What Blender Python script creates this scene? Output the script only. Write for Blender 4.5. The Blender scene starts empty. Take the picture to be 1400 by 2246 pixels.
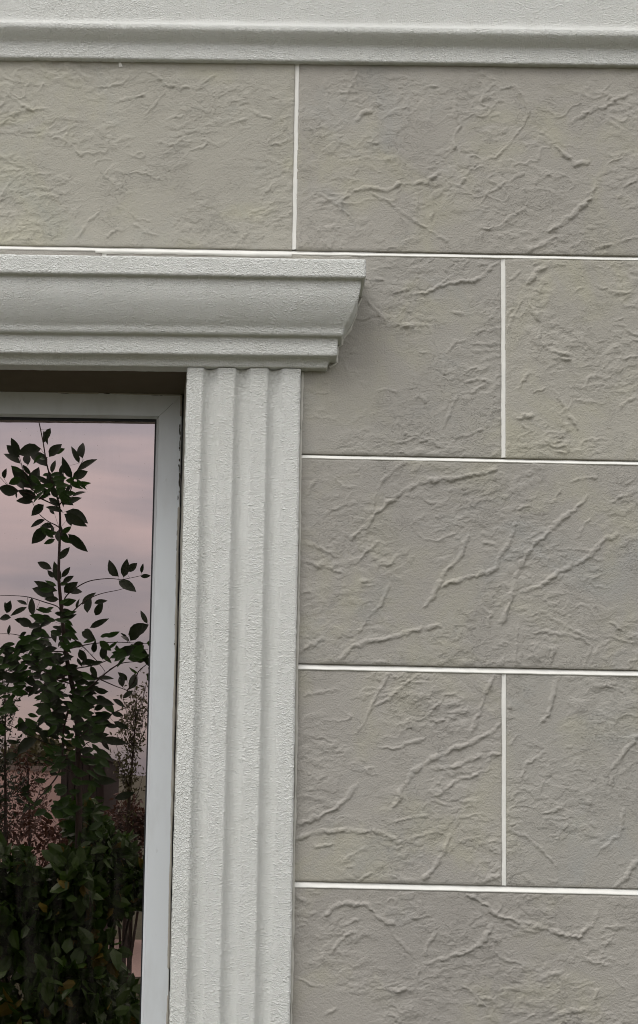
import bpy, math, random
import numpy as np
from mathutils import Vector, Matrix
rnd = random.Random(7)
sc = bpy.context.scene
COL = sc.collection
R = math.radians

# ------------------------------------------------------------------ camera
F = 2400.0                       # focal length in photo pixels (photo 1400 x 2246)
PX, PY = 560.0, 1478.0           # optical axis in the photo
W0, H0 = 1400.0, 2246.0
pitch, roll, yaw = R(5.28), R(1.2), R(0.7)
CAM = Vector((0.0, -2.4, 1.6))
fwd = Vector((-math.sin(yaw)*math.cos(pitch), math.cos(yaw)*math.cos(pitch), math.sin(pitch)))
r0 = fwd.cross(Vector((0, 0, 1))).normalized()
u0 = r0.cross(fwd).normalized()
right = r0*math.cos(roll) + u0*math.sin(roll)
up = u0*math.cos(roll) - r0*math.sin(roll)
cam_d = bpy.data.cameras.new('camera')
cam = bpy.data.objects.new('camera', cam_d); COL.objects.link(cam)
m = Matrix((right, up, -fwd)).transposed().to_4x4(); m.translation = CAM
cam.matrix_world = m
cam_d.sensor_fit = 'AUTO'; cam_d.sensor_width = 36.0
cam_d.lens = 36.0*F/H0
cam_d.shift_x = (W0/2-PX)/H0
cam_d.shift_y = (PY-H0/2)/H0
cam_d.clip_start = 0.05; cam_d.clip_end = 1500
sc.camera = cam

# ------------------------------------------------------------------ light
SUN_EL, SUN_AZ = R(58), R(-46)    # azimuth measured from the facade's outward normal (-y), negative = left
SKY_LO, SKY_HI = 0.62, 2.3
to_sun = Vector((math.sin(SUN_AZ)*math.cos(SUN_EL), -math.cos(SUN_AZ)*math.cos(SUN_EL), math.sin(SUN_EL)))
sd = bpy.data.lights.new('sun', 'SUN'); sd.energy = 1.5; sd.angle = R(34); sd.color = (1.0, 0.995, 0.955)
so = bpy.data.objects.new('sun', sd); COL.objects.link(so)
so.rotation_euler = to_sun.to_track_quat('Z', 'Y').to_euler()
so.location = (-4, -6, 9)

world = bpy.data.worlds.new("World"); sc.world = world; world.use_nodes = True
nt = world.node_tree; nt.nodes.clear()
def N(t, tree, **kw):
    n = tree.nodes.new(t)
    for k, v in kw.items(): setattr(n, k, v)
    return n
wo = N('ShaderNodeOutputWorld', nt); bg = N('ShaderNodeBackground', nt)
bg.inputs['Strength'].default_value = 0.10
nt.links.new(bg.outputs[0], wo.inputs[0])
sky = N('ShaderNodeTexSky', nt, sky_type='NISHITA', sun_disc=False)
sky.sun_elevation = SUN_EL
sky.sun_rotation = math.atan2(to_sun.x, to_sun.y)
sky.dust_density = 2.0; sky.air_density = 1.0
tc = N('ShaderNodeTexCoord', nt)
mp = N('ShaderNodeMapping', nt); mp.inputs['Scale'].default_value = (1.2, 1.2, 5.5); mp.inputs['Rotation'].default_value = (0.06, 0.12, 0.3)
nt.links.new(tc.outputs['Generated'], mp.inputs[0])
cn = N('ShaderNodeTexNoise', nt); cn.inputs['Scale'].default_value = 2.6; cn.inputs['Detail'].default_value = 5; cn.inputs['Roughness'].default_value = 0.5; cn.inputs['Distortion'].default_value = 0.35
nt.links.new(mp.outputs[0], cn.inputs['Vector'])
cr = N('ShaderNodeValToRGB', nt)                 # cloud deck: mauve grey with paler pink breaks
e = cr.color_ramp.elements
e[0].position = 0.36; e[0].color = (5.8, 5.95, 6.5, 1)
e[1].position = 0.68; e[1].color = (11.1, 9.9, 9.1, 1)
x = e.new(0.5); x.color = (7.4, 7.4, 7.35, 1)
nt.links.new(cn.outputs['Fac'], cr.inputs['Fac'])
# overcast sky: about three times as bright overhead as at the horizon, all the way round
sx = N('ShaderNodeSeparateXYZ', nt); nt.links.new(tc.outputs['Generated'], sx.inputs[0])
mr = N('ShaderNodeMapRange', nt); mr.inputs['From Min'].default_value = 0.0; mr.inputs['From Max'].default_value = 1.0
mr.inputs['To Min'].default_value = SKY_LO; mr.inputs['To Max'].default_value = SKY_HI
nt.links.new(sx.outputs['Z'], mr.inputs['Value'])
cs = N('ShaderNodeVectorMath', nt, operation='SCALE'); nt.links.new(cr.outputs[0], cs.inputs[0]); nt.links.new(mr.outputs[0], cs.inputs['Scale'])
mx = N('ShaderNodeMix', nt, data_type='RGBA'); mx.inputs['Factor'].default_value = 0.86
nt.links.new(sky.outputs[0], mx.inputs['A']); nt.links.new(cs.outputs[0], mx.inputs['B'])
nt.links.new(mx.outputs['Result'], bg.inputs['Color'])

sc.view_settings.view_transform = 'Standard'; sc.view_settings.look = 'None'
sc.view_settings.gamma = 1.0; sc.view_settings.use_curve_mapping = False
sc.view_settings.exposure = 0.33
sc.render.engine = 'CYCLES'
try:
    sc.cycles.use_denoising = True; sc.cycles.filter_width = 1.0; sc.cycles.max_bounces = 8; sc.cycles.transparent_max_bounces = 8
except Exception: pass

# ------------------------------------------------------------------ helpers
def pw(u, v, Y):
    """photo pixel -> world point on the plane y = Y"""
    d = right*((u-PX)/F) - up*((v-PY)/F) + fwd
    t = (Y-CAM.y)/d.y
    return CAM + d*t
MIRROR = 0.183
def rp(u, v, y):
    """where a thing standing in the garden at depth y is, if the window pane shows it at pixel u, v"""
    p = pw(u, v, 2*MIRROR-y)
    return Vector((p.x, y, p.z))
class Line:
    """a nearly level line on plane y=-d through two photo points: z(x)"""
    def __init__(s, a, b, d=0.0):
        p, q = pw(a[0], a[1], -d), pw(b[0], b[1], -d)
        s.k = (q.z-p.z)/(q.x-p.x); s.c = p.z-s.k*p.x
    def __call__(s, x): return s.c+s.k*x
class VLine:
    def __init__(s, a, b, d=0.0):
        p, q = pw(a[0], a[1], -d), pw(b[0], b[1], -d)
        s.k = (q.x-p.x)/(q.z-p.z); s.c = p.x-s.k*p.z
    def __call__(s, z): return s.c+s.k*z

def tag(o, label=None, cat=None, group=None, kind=None):
    if label: o['label'] = label
    if cat: o['category'] = cat
    if group: o['group'] = group
    if kind: o['kind'] = kind
    return o
def empty(name, loc=(0, 0, 0)):
    o = bpy.data.objects.new(name, None); COL.objects.link(o); o.location = loc
    o.empty_display_size = 0.1
    return o
def mesh_data(name, verts, faces, mat=None, smooth=False):
    me = bpy.data.meshes.new(name)
    if isinstance(verts, np.ndarray): verts = verts.tolist()
    if isinstance(faces, np.ndarray): faces = faces.tolist()
    me.from_pydata(verts, [], faces)
    if mat: me.materials.append(mat)
    if smooth: me.polygons.foreach_set('use_smooth', [True]*len(me.polygons))
    me.update()
    return me
def link(name, me, parent=None, loc=None):
    o = bpy.data.objects.new(name, me); COL.objects.link(o)
    if parent: o.parent = parent
    if loc is not None: o.location = loc
    return o
def obj(name, verts, faces, mat=None, parent=None, smooth=False, loc=None):
    return link(name, mesh_data(name, verts, faces, mat, smooth), parent, loc)
def np_mesh(name, V, Q, mat, smooth=True):
    """fast mesh from numpy verts (n,3) and quads (m,4)"""
    me = bpy.data.meshes.new(name)
    me.vertices.add(len(V)); me.vertices.foreach_set('co', V.astype(np.float32).ravel())
    k = Q.shape[1]
    me.loops.add(Q.size); me.loops.foreach_set('vertex_index', Q.astype(np.int32).ravel())
    me.polygons.add(len(Q)); me.polygons.foreach_set('loop_start', np.arange(0, Q.size, k, dtype=np.int32))
    me.polygons.foreach_set('loop_total', np.full(len(Q), k, dtype=np.int32))
    me.update(calc_edges=True)
    me.polygons.foreach_set('use_smooth', np.full(len(Q), smooth))
    me.materials.append(mat)
    return me
def boxv(x0, x1, y0, y1, z0, z1):
    v = [(x, y, z) for z in (z0, z1) for y in (y0, y1) for x in (x0, x1)]
    f = [(0, 2, 3, 1), (4, 5, 7, 6), (0, 1, 5, 4), (2, 6, 7, 3), (0, 4, 6, 2), (1, 3, 7, 5)]
    return v, f

# numpy gradient-free value noise
def _hash(ix, iy, s):
    h = (ix.astype(np.int64)*374761393 + iy.astype(np.int64)*668265263 + s*1442695041) & 0xffffffff
    h = ((h ^ (h >> 13))*1274126177) & 0xffffffff
    h = (h ^ (h >> 16)) & 0xffffffff
    return h/4294967295.0
def vnoise(x, y, s=0):
    ix, iy = np.floor(x), np.floor(y); fx, fy = x-ix, y-iy
    fx = fx*fx*fx*(fx*(fx*6-15)+10); fy = fy*fy*fy*(fy*(fy*6-15)+10)
    a, b = _hash(ix, iy, s), _hash(ix+1, iy, s)
    c, d = _hash(ix, iy+1, s), _hash(ix+1, iy+1, s)
    return (a*(1-fx)+b*fx)*(1-fy)+(c*(1-fx)+d*fx)*fy
def fbm(x, y, s=0, o=4, g=0.5):
    t = np.zeros_like(x, dtype=float); a = 1.0; n = 0
    for k in range(o):
        t += a*(vnoise(x*2**k+17.3*k, y*2**k-9.1*k, s+k)-0.5)*2; n += a; a *= g
    return t/n
def sstep(a, b, x):
    t = np.clip((x-a)/(b-a), 0, 1); return t*t*(3-2*t)

# ------------------------------------------------------------------ materials
def new_mat(name):
    m = bpy.data.materials.new(name); m.use_nodes = True
    t = m.node_tree; b = t.nodes['Principled BSDF']
    return m, t, b
def L(t, a, b): t.links.new(a, b)
def noise(t, vec, scale, detail=4, rough=0.5, dist=0.0):
    n = N('ShaderNodeTexNoise', t); n.inputs['Scale'].default_value = scale; n.inputs['Detail'].default_value = detail
    n.inputs['Roughness'].default_value = rough; n.inputs['Distortion'].default_value = dist
    if vec is not None: L(t, vec, n.inputs['Vector'])
    return n.outputs['Fac']
def ramp(t, fac, stops):
    r = N('ShaderNodeValToRGB', t); e = r.color_ramp.elements
    e[0].position, e[0].color = stops[0][0], (*stops[0][1], 1)
    e[1].position, e[1].color = stops[-1][0], (*stops[-1][1], 1)
    for p, c in stops[1:-1]:
        q = e.new(p); q.color = (*c, 1)
    L(t, fac, r.inputs['Fac']); return r.outputs['Color']
def mixc(t, fac, a, b, mode='MIX'):
    m = N('ShaderNodeMix', t, data_type='RGBA', blend_type=mode)
    if isinstance(fac, float): m.inputs['Factor'].default_value = fac
    else: L(t, fac, m.inputs['Factor'])
    for k, v in (('A', a), ('B', b)):
        if isinstance(v, tuple): m.inputs[k].default_value = (*v, 1)
        else: L(t, v, m.inputs[k])
    return m.outputs['Result']
def math_n(t, op, a, b=None, clamp=False):
    m = N('ShaderNodeMath', t, operation=op, use_clamp=clamp)
    for i, v in enumerate((a, b)):
        if v is None: continue
        if isinstance(v, (int, float)): m.inputs[i].default_value = v
        else: L(t, v, m.inputs[i])
    return m.outputs[0]
def bump(t, h, strength, dist, prev=None):
    b = N('ShaderNodeBump', t); b.inputs['Strength'].default_value = strength; b.inputs['Distance'].default_value = dist
    L(t, h, b.inputs['Height'])
    if prev is not None: L(t, prev, b.inputs['Normal'])
    return b.outputs['Normal']
def coords(t, out='Object', rand=0.0, scale=None):
    c = N('ShaderNodeTexCoord', t).outputs[out]
    if rand:
        oi = N('ShaderNodeObjectInfo', t)
        mm = N('ShaderNodeVectorMath', t, operation='SCALE'); mm.inputs[0].default_value = (rand, rand*0.7, rand*1.3)
        L(t, oi.outputs['Random'], mm.inputs['Scale'])
        ad = N('ShaderNodeVectorMath', t, operation='ADD'); L(t, c, ad.inputs[0]); L(t, mm.outputs[0], ad.inputs[1]); c = ad.outputs[0]
    if scale:
        mp = N('ShaderNodeMapping', t); mp.inputs['Scale'].default_value = scale; L(t, c, mp.inputs[0]); c = mp.outputs[0]
    return c

def stucco_mat(name, col, depth=1.0, gsc=1.0):
    m, t, b = new_mat(name)
    c = coords(t, 'Object')
    big = noise(t, c, 2.2, 4, 0.6)
    base = mixc(t, big, tuple(v*0.93 for v in col), tuple(min(1, v*1.05) for v in col))
    dirt = ramp(t, noise(t, coords(t, 'Object', scale=(1, 1, .35)), 9, 5, .65), [(0.42, (0, 0, 0)), (0.75, (1, 1, 1))])
    base = mixc(t, math_n(t, 'MULTIPLY', dirt, 0.26), base, tuple(v*f for v, f in zip(col, (.80, .79, .74))))
    # worm-like grain: ridged warped noise
    cw = coords(t, 'Object', scale=(150*gsc, 150*gsc, 215*gsc))
    g1 = noise(t, cw, 1.0, 2, 0.5, 0.9)
    rid = math_n(t, 'ABSOLUTE', math_n(t, 'SUBTRACT', g1, 0.5))
    rid = math_n(t, 'MULTIPLY', rid, 3.2, True)
    g2 = noise(t, c, 420*gsc, 3, 0.6)
    h = math_n(t, 'ADD', rid, math_n(t, 'MULTIPLY', g2, 0.35))
    nb = bump(t, h, 1.0, 0.0027*depth)
    nb = bump(t, noise(t, c, 28, 3, .5), 0.5, 0.0016, nb)
    pit = ramp(t, rid, [(0.0, (1, 1, 1)), (0.25, (0, 0, 0))])
    base = mixc(t, math_n(t, 'MULTIPLY', pit, 0.10), base, tuple(v*0.6 for v in col))
    L(t, base, b.inputs['Base Color']); L(t, nb, b.inputs['Normal'])
    b.inputs['Roughness'].default_value = 0.92; b.inputs['Specular IOR Level'].default_value = 0.25
    return m
M_TRIM = stucco_mat('white_stucco', (0.722, 0.732, 0.708))
M_WALL = stucco_mat('wall_render', (0.80, 0.81, 0.79), 0.6, 1.15)

def tile_mat():
    m, t, b = new_mat('textured_stone_tile')
    c = coords(t, 'Object', rand=37.0)
    oi = N('ShaderNodeObjectInfo', t)
    n1 = noise(t, c, 2.6, 3, .55, .4)
    n2 = noise(t, c, 4.2, 4, .6, .8)
    base = ramp(t, n1, [(0.32, (0.372, 0.355, 0.326)), (0.5, (0.394, 0.376, 0.342)), (0.7, (0.418, 0.400, 0.360))])
    yel = ramp(t, n2, [(0.50, (0, 0, 0)), (0.66, (1, 1, 1))])
    base = mixc(t, math_n(t, 'MULTIPLY', yel, 0.5), base, (0.435, 0.418, 0.322))
    n3 = noise(t, coords(t, 'Object', rand=-53.0), 3.6, 5, .65, .9)
    blu = ramp(t, n3, [(0.56, (0, 0, 0)), (0.70, (1, 1, 1))])
    base = mixc(t, math_n(t, 'MULTIPLY', blu, 0.42), base, (0.350, 0.358, 0.350))
    var = math_n(t, 'ADD', math_n(t, 'MULTIPLY', oi.outputs['Random'], 0.08), 0.90)
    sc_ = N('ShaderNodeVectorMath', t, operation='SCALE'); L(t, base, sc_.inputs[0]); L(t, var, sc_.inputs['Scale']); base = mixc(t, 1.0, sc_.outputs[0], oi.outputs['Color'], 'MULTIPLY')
    # sparse dark pores and a few pale specks
    vo = N('ShaderNodeTexVoronoi', t); vo.inputs['Scale'].default_value = 60; L(t, c, vo.inputs['Vector'])
    pore = ramp(t, vo.outputs['Distance'], [(0.05, (1, 1, 1)), (0.09, (0, 0, 0))])
    base = mixc(t, math_n(t, 'MULTIPLY', pore, 0.45), base, (0.16, 0.14, 0.12))
    fine = noise(t, c, 260, 4, .7)
    base = mixc(t, math_n(t, 'MULTIPLY', fine, 0.16), base, (0.22, 0.20, 0.18))
    fl = noise(t, coords(t, 'Object', rand=19.0, scale=(1, 1, 1.6)), 34, 6, .66, 1.2)
    h = ramp(t, fl, [(0.435, (0, 0, 0)), (0.452, (.48, .48, .48)), (0.56, (.55, .55, .55)), (0.578, (1, 1, 1))])
    msk = ramp(t, noise(t, c, 9, 3, .6), [(0.48, (0.05, 0.05, 0.05)), (0.62, (1, 1, 1))])
    h = math_n(t, 'MULTIPLY', h, msk)
    nb = bump(t, h, 1.0, 0.0012)
    nb = bump(t, noise(t, c, 120, 5, .7), 0.6, 0.0016, nb)
    nb = bump(t, fine, 1.0, 0.0018, nb)
    L(t, base, b.inputs['Base Color']); L(t, nb, b.inputs['Normal'])
    b.inputs['Roughness'].default_value = 0.88; b.inputs['Specular IOR Level'].default_value = 0.3
    return m
M_TILE = tile_mat()

def simple(name, col, rough=0.8, nsc=40, amt=0.12, bs=0.3, bd=0.001, spec=0.3, stretch=None):
    m, t, b = new_mat(name)
    c = coords(t, 'Object', scale=stretch)
    n = noise(t, c, nsc, 5, .6)
    base = mixc(t, n, tuple(v*(1-amt) for v in col), tuple(min(1, v*(1+amt)) for v in col))
    L(t, base, b.inputs['Base Color']); b.inputs['Roughness'].default_value = rough
    b.inputs['Specular IOR Level'].default_value = spec
    L(t, bump(t, n, bs, bd), b.inputs['Normal'])
    return m
M_GROUT = simple('white_grout', (0.72, 0.715, 0.68), .85, 22, .13, .5, .0012)
M_MORTAR = simple('mortar', (0.42, 0.40, 0.36), .9, 60, .1)
M_SEAL = simple('sealant', (0.50, 0.49, 0.45), .6, 60, .12, .5, .002)
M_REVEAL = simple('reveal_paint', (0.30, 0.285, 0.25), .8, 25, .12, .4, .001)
M_SOFFIT = simple('shaded_brown_soffit', (0.105, 0.085, 0.058), .85, 25, .15, .4, .001)  # much darker than the reveals: part of the soffit's shade is in the colour
M_GASKET = simple('black_rubber', (0.015, 0.015, 0.018), .5, 60, .1, .1, .0005)
def frame_mat():
    m, t, b = new_mat('white_plastic_frame')
    c = coords(t, 'Object')
    n = noise(t, coords(t, 'Object', scale=(1, 1, .3)), 16, 5, .65)
    base = mixc(t, ramp(t, n, [(0.5, (0, 0, 0)), (0.8, (.5, .5, .5))]), (0.60, 0.63, 0.655), (0.47, 0.48, 0.48))
    sm = ramp(t, noise(t, coords(t, 'Object', scale=(1, 1, .45)), 42, 3, .6), [(0.68, (0, 0, 0)), (0.74, (1, 1, 1))])
    base = mixc(t, math_n(t, 'MULTIPLY', sm, 0.22), base, (0.33, 0.34, 0.33))
    L(t, base, b.inputs['Base Color']); b.inputs['Roughness'].default_value = 0.42
    L(t, bump(t, noise(t, c, 30, 2, .5), .15, .001), b.inputs['Normal'])
    return m
M_FRAME = frame_mat()
def glass_mat():
    m, t, b = new_mat('reflective_tinted_glass')
    t.nodes.remove(b)
    out = [n for n in t.nodes if n.type == 'OUTPUT_MATERIAL'][0]
    gl = N('ShaderNodeBsdfGlossy', t); gl.inputs['Color'].default_value = (0.395, 0.325, 0.330, 1); gl.inputs['Roughness'].default_value = 0.0
    tr = N('ShaderNodeBsdfTransparent', t); tr.inputs['Color'].default_value = (0.16, 0.13, 0.12, 1)
    ms = N('ShaderNodeAddShader', t)
    L(t, gl.outputs[0], ms.inputs[0]); L(t, tr.outputs[0], ms.inputs[1])
    du = N('ShaderNodeBsdfDiffuse', t); du.inputs['Color'].default_value = (0.35, 0.31, 0.28, 1)
    c = coords(t, 'Object')
    streak = noise(t, coords(t, 'Object', scale=(6, 1, 1)), 7, 5, .7)
    sp = N('ShaderNodeTexVoronoi', t); sp.inputs['Scale'].default_value = 70; L(t, c, sp.inputs['Vector'])
    spk = ramp(t, sp.outputs['Distance'], [(0.05, (.3, .3, .3)), (0.08, (0, 0, 0))])
    fac = math_n(t, 'ADD', math_n(t, 'MULTIPLY', ramp(t, streak, [(0.45, (0, 0, 0)), (0.8, (1, 1, 1))]), 0.045), spk)
    m2 = N('ShaderNodeMixShader', t); L(t, fac, m2.inputs['Fac']); L(t, ms.outputs[0], m2.inputs[1]); L(t, du.outputs[0], m2.inputs[2])
    L(t, m2.outputs[0], out.inputs['Surface'])
    # very slight waviness of the float glass
    L(t, bump(t, noise(t, c, 2.2, 1, .5), .05, .002), gl.inputs['Normal'])
    return m
M_GLASS = glass_mat()
M_ROOM = simple('dark_interior', (0.05, 0.042, 0.038), .9, 3, .2)

# ------------------------------------------------------------------ the house front
house = empty('house', (0, 0, 0))
tag(house, 'pale house facade of rough beige tiles with white moulded window surround', 'house')

# hood moulding lines above the window (two photo points each, depth in front of the tiles)
T1 = Line((0, 557), (803, 568), .099)
T2 = Line((0, 598.5), (803, 609.5), .099)
T4 = Line((0, 712), (760, 719.5), .057)
T5 = Line((0, 727), (757, 736.5), .054)
T7 = Line((0, 773.5), (746, 781), .043)
T8 = Line((0, 799.5), (722, 807.3), .022)
XH = pw(803, 590, -.099).x            # right end of the hood at its top fillet
PLr = VLine((661, 810), (636, 2246), .020)
PLl = VLine((411, 803), (370.5, 2246), .020)
XC = -1.02                             # centre of the window
def mirx(x): return 2*XC-x

def grid_strip(cols_fn, n_c, xs_t):
    pass

def sweep(name, prof, xs, mat, parent, mitre=None, seed=3, amp=.0007):
    """prof: list of (zfunc, d). Front surface swept along x; ends return to the wall (mitre = depth->x offset of the ends)"""
    P = len(prof); rows = []
    xs = np.array(xs)
    d = np.array([p[1] for p in prof])
    Vs = []
    for j, (zf, dd) in enumerate(prof):
        z = np.array([zf(x) for x in xs])
        zz = np.full_like(xs, j*0.013)
        nz = fbm(xs*60, z*60+j*.31, seed, 3)*amp
        ny = fbm(xs*75+40, z*75+j*.37, seed+9, 3)*amp + fbm(xs*4, z*4, seed+5, 2)*.0012
        if mitre:
            x_ = np.clip(xs, mitre[0]-dd, mitre[1]+dd)
        else: x_ = xs
        Vs.append(np.stack([x_, -dd-ny*(1 if dd > .001 else 0), z+nz], 1))
    V = np.array(Vs)                       # P, n, 3
    n = len(xs)
    if mitre:
        # drop clipped duplicates: resample so that each row ends exactly at its own end
        for j in range(P):
            a, b = mitre[0]-d[j], mitre[1]+d[j]
            xs_j = a+(b-a)*(xs-xs[0])/(xs[-1]-xs[0])
            # keep interior positions, squeeze only near the ends
            w = np.clip(np.minimum(xs-xs[0], xs[-1]-xs)/.15, 0, 1)
            V[j, :, 0] = xs_j*(1-w)+xs*w
            V[j, :, 2] += np.array([prof[j][0](x) for x in V[j, :, 0]])-np.array([prof[j][0](x) for x in xs])
        L_ = V[:, :1].copy(); L_[:, :, 1] = 0.004
        R_ = V[:, -1:].copy(); R_[:, :, 1] = 0.004
        V = np.concatenate([L_, V, R_], 1); n += 2
    idx = np.arange(P*n).reshape(P, n)
    Q = np.stack([idx[:-1, :-1], idx[1:, :-1], idx[1:, 1:], idx[:-1, 1:]], -1).reshape(-1, 4)
    me = np_mesh(name, V.reshape(-1, 3), Q, mat, True)
    return me

def dense(prof_pts, step=.004, rnd_=.0022):
    """prof_pts: list of (zfunc, d); inserts points and rounds corners slightly. Returns list of (zfunc,d)"""
    x0 = .0
    pts = [(zf(x0), d, zf) for zf, d in prof_pts]
    out = []
    def mk(zfa, zfb, t): return (lambda x, a=zfa, b=zfb, t=t: a(x)*(1-t)+b(x)*t)
    segs = list(zip(pts[:-1], pts[1:]))
    for i, (a, b) in enumerate(segs):
        ln = math.hypot(a[0]-b[0], a[1]-b[1])
        if ln < 1e-6: continue
        r = min(rnd_, ln*.3)/ln
        n = max(1, int(ln*(1-2*r)/step))
        for k in range(n+1):
            t = r+(1-2*r)*k/n
            out.append((mk(a[2], b[2], t), a[1]*(1-t)+b[1]*t))
    return [(pts[0][2], pts[0][1])]+out+[(pts[-1][2], pts[-1][1])]

def off(l, dz): return lambda x: l(x)+dz
def between(a, b, t): return lambda x: a(x)*(1-t)+b(x)*t
hood_prof = [(off(T1, .001), 0.0), (T1, .099), (T2, .099), (off(T2, .0006), .089)]
for s, d in ((.12, .0887), (.25, .0878), (.38, .0857), (.5, .0825), (.62, .078), (.75, .0722), (.88, .0652)):
    hood_prof.append((between(T2, T4, s), d))
hood_prof += [(off(T4, .001), .0572), (off(T4, -.0015), .0565), (T5, .0535), (off(T5, .0008), .043), (T7, .0425), (off(T7, .001), .030),
              (off(T7, -.006), .0235), (T8, .022), (off(T8, .0006), -.012)]
x_zero = XH-.099
xs_h = np.concatenate([np.arange(mirx(x_zero), -.62, .03), np.arange(-.62, x_zero+.001, .0035)])
hood_me = sweep('window_hood', dense(hood_prof), xs_h, M_TRIM, house, mitre=(mirx(x_zero), x_zero))
link('window_hood', hood_me, house)

# string course across the whole facade
S1 = Line((0, 36), (1400, 53), .015); S2 = Line((0, 47), (1400, 66), .033); S3 = Line((0, 57), (1400, 78), .034)
S4 = Line((0, 91), (1400, 109), .0125); S5 = Line((0, 126), (1400, 143), .012)
S0 = off(S1, .3)
def smooth_prof(a, b, da, db, n):   # eased transition
    r = []
    for k in range(1, n):
        t = k/n; r.append((between(a, b, t), da+(db-da)*t*t))
    return r
course = [(S0, .015), (S1, .015)]+smooth_prof(S1, S2, .015, .033, 5)+[(S2, .033), (S3, .034), (between(S3, S4, .45), .026), (S4, .0125), (S5, .0125), (off(S5, .0006), -.004)]
xs_c = np.concatenate([np.arange(-4.0, -.64, .04), np.arange(-.64, .95, .0035), np.arange(.95, 4.01, .04)])
link('string_course', sweep('string_course', dense(course), xs_c, M_TRIM, house, seed=21), house)
# rendered wall above the string course
def grid_wall(name, xs, zf0, z1, Y, mat, nz=60):
    xs = np.array(xs); V = []
    for k in range(nz+1):
        t = k/nz
        z = np.array([zf0(x) for x in xs])*(1-t)+z1*t
        V.append(np.stack([xs, np.full_like(xs, Y)+fbm(xs*3, z*3, 44, 2)*.0012, z], 1))
    V = np.array(V); n = len(xs); idx = np.arange((nz+1)*n).reshape(nz+1, n)
    Q = np.stack([idx[:-1, :-1], idx[:-1, 1:], idx[1:, 1:], idx[1:, :-1]], -1).reshape(-1, 4)
    return np_mesh(name, V.reshape(-1, 3), Q, mat, True)
link('upper_wall', grid_wall('upper_wall', np.arange(-4, 4.01, .05), off(S1, .2995), 5.4, -.0155, M_WALL), house)

# fluted pilasters
def pilaster(mirror=False):
    # (fraction across, depth)
    wpx = [(0, 0), (36, 0)]
    fl = [(36, 69), (106, 140), (178, 211)]
    pts = [(0.0, 0.0)]
    pts.append((36, 0))
    for i, (a, b) in enumerate(fl):
        pts.append((a, 0))
        for k in range(0, 13):
            t = k/12
            dpt = .0125*math.sin(math.pi*min(1, t*1.0))**.75 if t not in (0, 1) else 0
            # deeper near the left edge, easing out to the right
            dpt = .0135*(math.sin(math.pi*t**.72))**.8 if 0 < t < 1 else 0
            pts.append((a+(b-a)*t, dpt))
        if i < 2: pts.append((fl[i+1][0], 0))
    pts.append((250, 0))
    # dedupe
    pr = []
    for p in pts:
        if not pr or p[0]-pr[-1][0] > .3: pr.append(p)
    # add intermediate points on flats
    full = []
    for a, b in zip(pr[:-1], pr[1:]):
        n = max(1, int((b[0]-a[0])/5))
        for k in range(n): full.append((a[0]+(b[0]-a[0])*k/n, a[1]+(b[1]-a[1])*k/n))
    full.append(pr[-1])
    zs = np.concatenate([np.arange(.62, .95, .03), np.arange(.95, 2.62, .004)])
    V = []
    us = [f[0]/250 for f in full]
    cols = [(us[0], .020, True)]+[(u, f[1], False) for u, f in zip(us, full)]+[(1.0, .020, True)]
    for ci, (u, dp, side) in enumerate(cols):
        xl = np.array([PLl(z) for z in zs]); xr = np.array([PLr(z) for z in zs])
        x = xl+(xr-xl)*u
        if side: y = np.full_like(x, .004)
        else:
            y = -.020+dp + fbm(zs*70, x*70+u*9, 31, 3)*.0006
            if u in (0.0, 1.0): y = y+.0012
        x = x+fbm(zs*75, np.full_like(zs, u*11.0), 33, 3)*.0008 + fbm(zs*3.1, np.full_like(zs, u*2.0), 35, 2)*.0012
        if mirror: x = 2*XC-x
        V.append(np.stack([x, y, zs], 1))
    V = np.array(V)
    # top row follows the hood's underside
    top = np.array([T8(x)-.0015 for x in V[:, -1, 0]])
    t_ = (V[:, :, 2]-.62)/(zs[-1]-.62)
    V[:, :, 2] = .62+t_*(top[:, None]-.62)
    P, n = V.shape[:2]; idx = np.arange(P*n).reshape(P, n)
    Q = np.stack([idx[:-1, :-1], idx[1:, :-1], idx[1:, 1:], idx[:-1, 1:]], -1).reshape(-1, 4)
    if mirror: Q = Q[:, ::-1]
    return np_mesh('pilaster', V.reshape(-1, 3), Q, M_TRIM, True)
link('pilaster', pilaster(), house)
link('pilaster', pilaster(True), house)

# reveal and window
YF = 0.16
ZB = 0.78                               # bottom of the opening
def loopR(top_a, top_b, right_a, right_b, y):
    """corner loop TL,TR,BR,BL on plane y from photo lines"""
    tl = Line(top_a, top_b, -y); vr = VLine(right_a, right_b, -y)
    z = tl(-.2); 
    for _ in range(4): z = tl(vr(z))
    TR = (vr(z), y, z); BR = (vr(ZB), y, ZB)
    return TR, BR, tl
def ring(top_a, top_b, ra, rb, y, inset):
    TR, BR, tl = loopR(top_a, top_b, ra, rb, y)
    BR = (VLine(ra, rb, -y)(ZB+inset), y, ZB+inset)
    TL = (mirx(TR[0]), y, tl(mirx(TR[0]))); BL = (mirx(BR[0]), y, ZB+inset)
    return [TL, TR, BR, BL]
r_out = ring((0, 859), (400, 866), (400, 866), (368.5, 2246), YF, 0.0)
r_a = ring((0, 907), (349.5, 912.5), (349.5, 912), (315, 2240), YF, .05)
r_a2 = ring((0, 908.5), (348.6, 913.4), (348.6, 913.4), (314.1, 2240), YF+.008, .052)
r_b = ring((0, 914.5), (343.8, 919.5), (343.8, 919), (309.3, 2240), YF+.019, .058)
r_g = ring((0, 921), (340, 925), (340, 925), (306.3, 2240), YF+.022, .062)
def ring_mesh(name, rings, mat, parent, close=True):
    V = [p for r in rings for p in r]; Fc = []
    for k in range(len(rings)-1):
        for i in range(4):
            a, b = k*4+i, k*4+(i+1) % 4
            Fc.append((a, b, b+4, a+4))
    return obj(name, V, Fc, mat, parent)
win = empty('window', (0, 0, 0)); win.parent = house
win_z = r_out[1][2]
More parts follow.
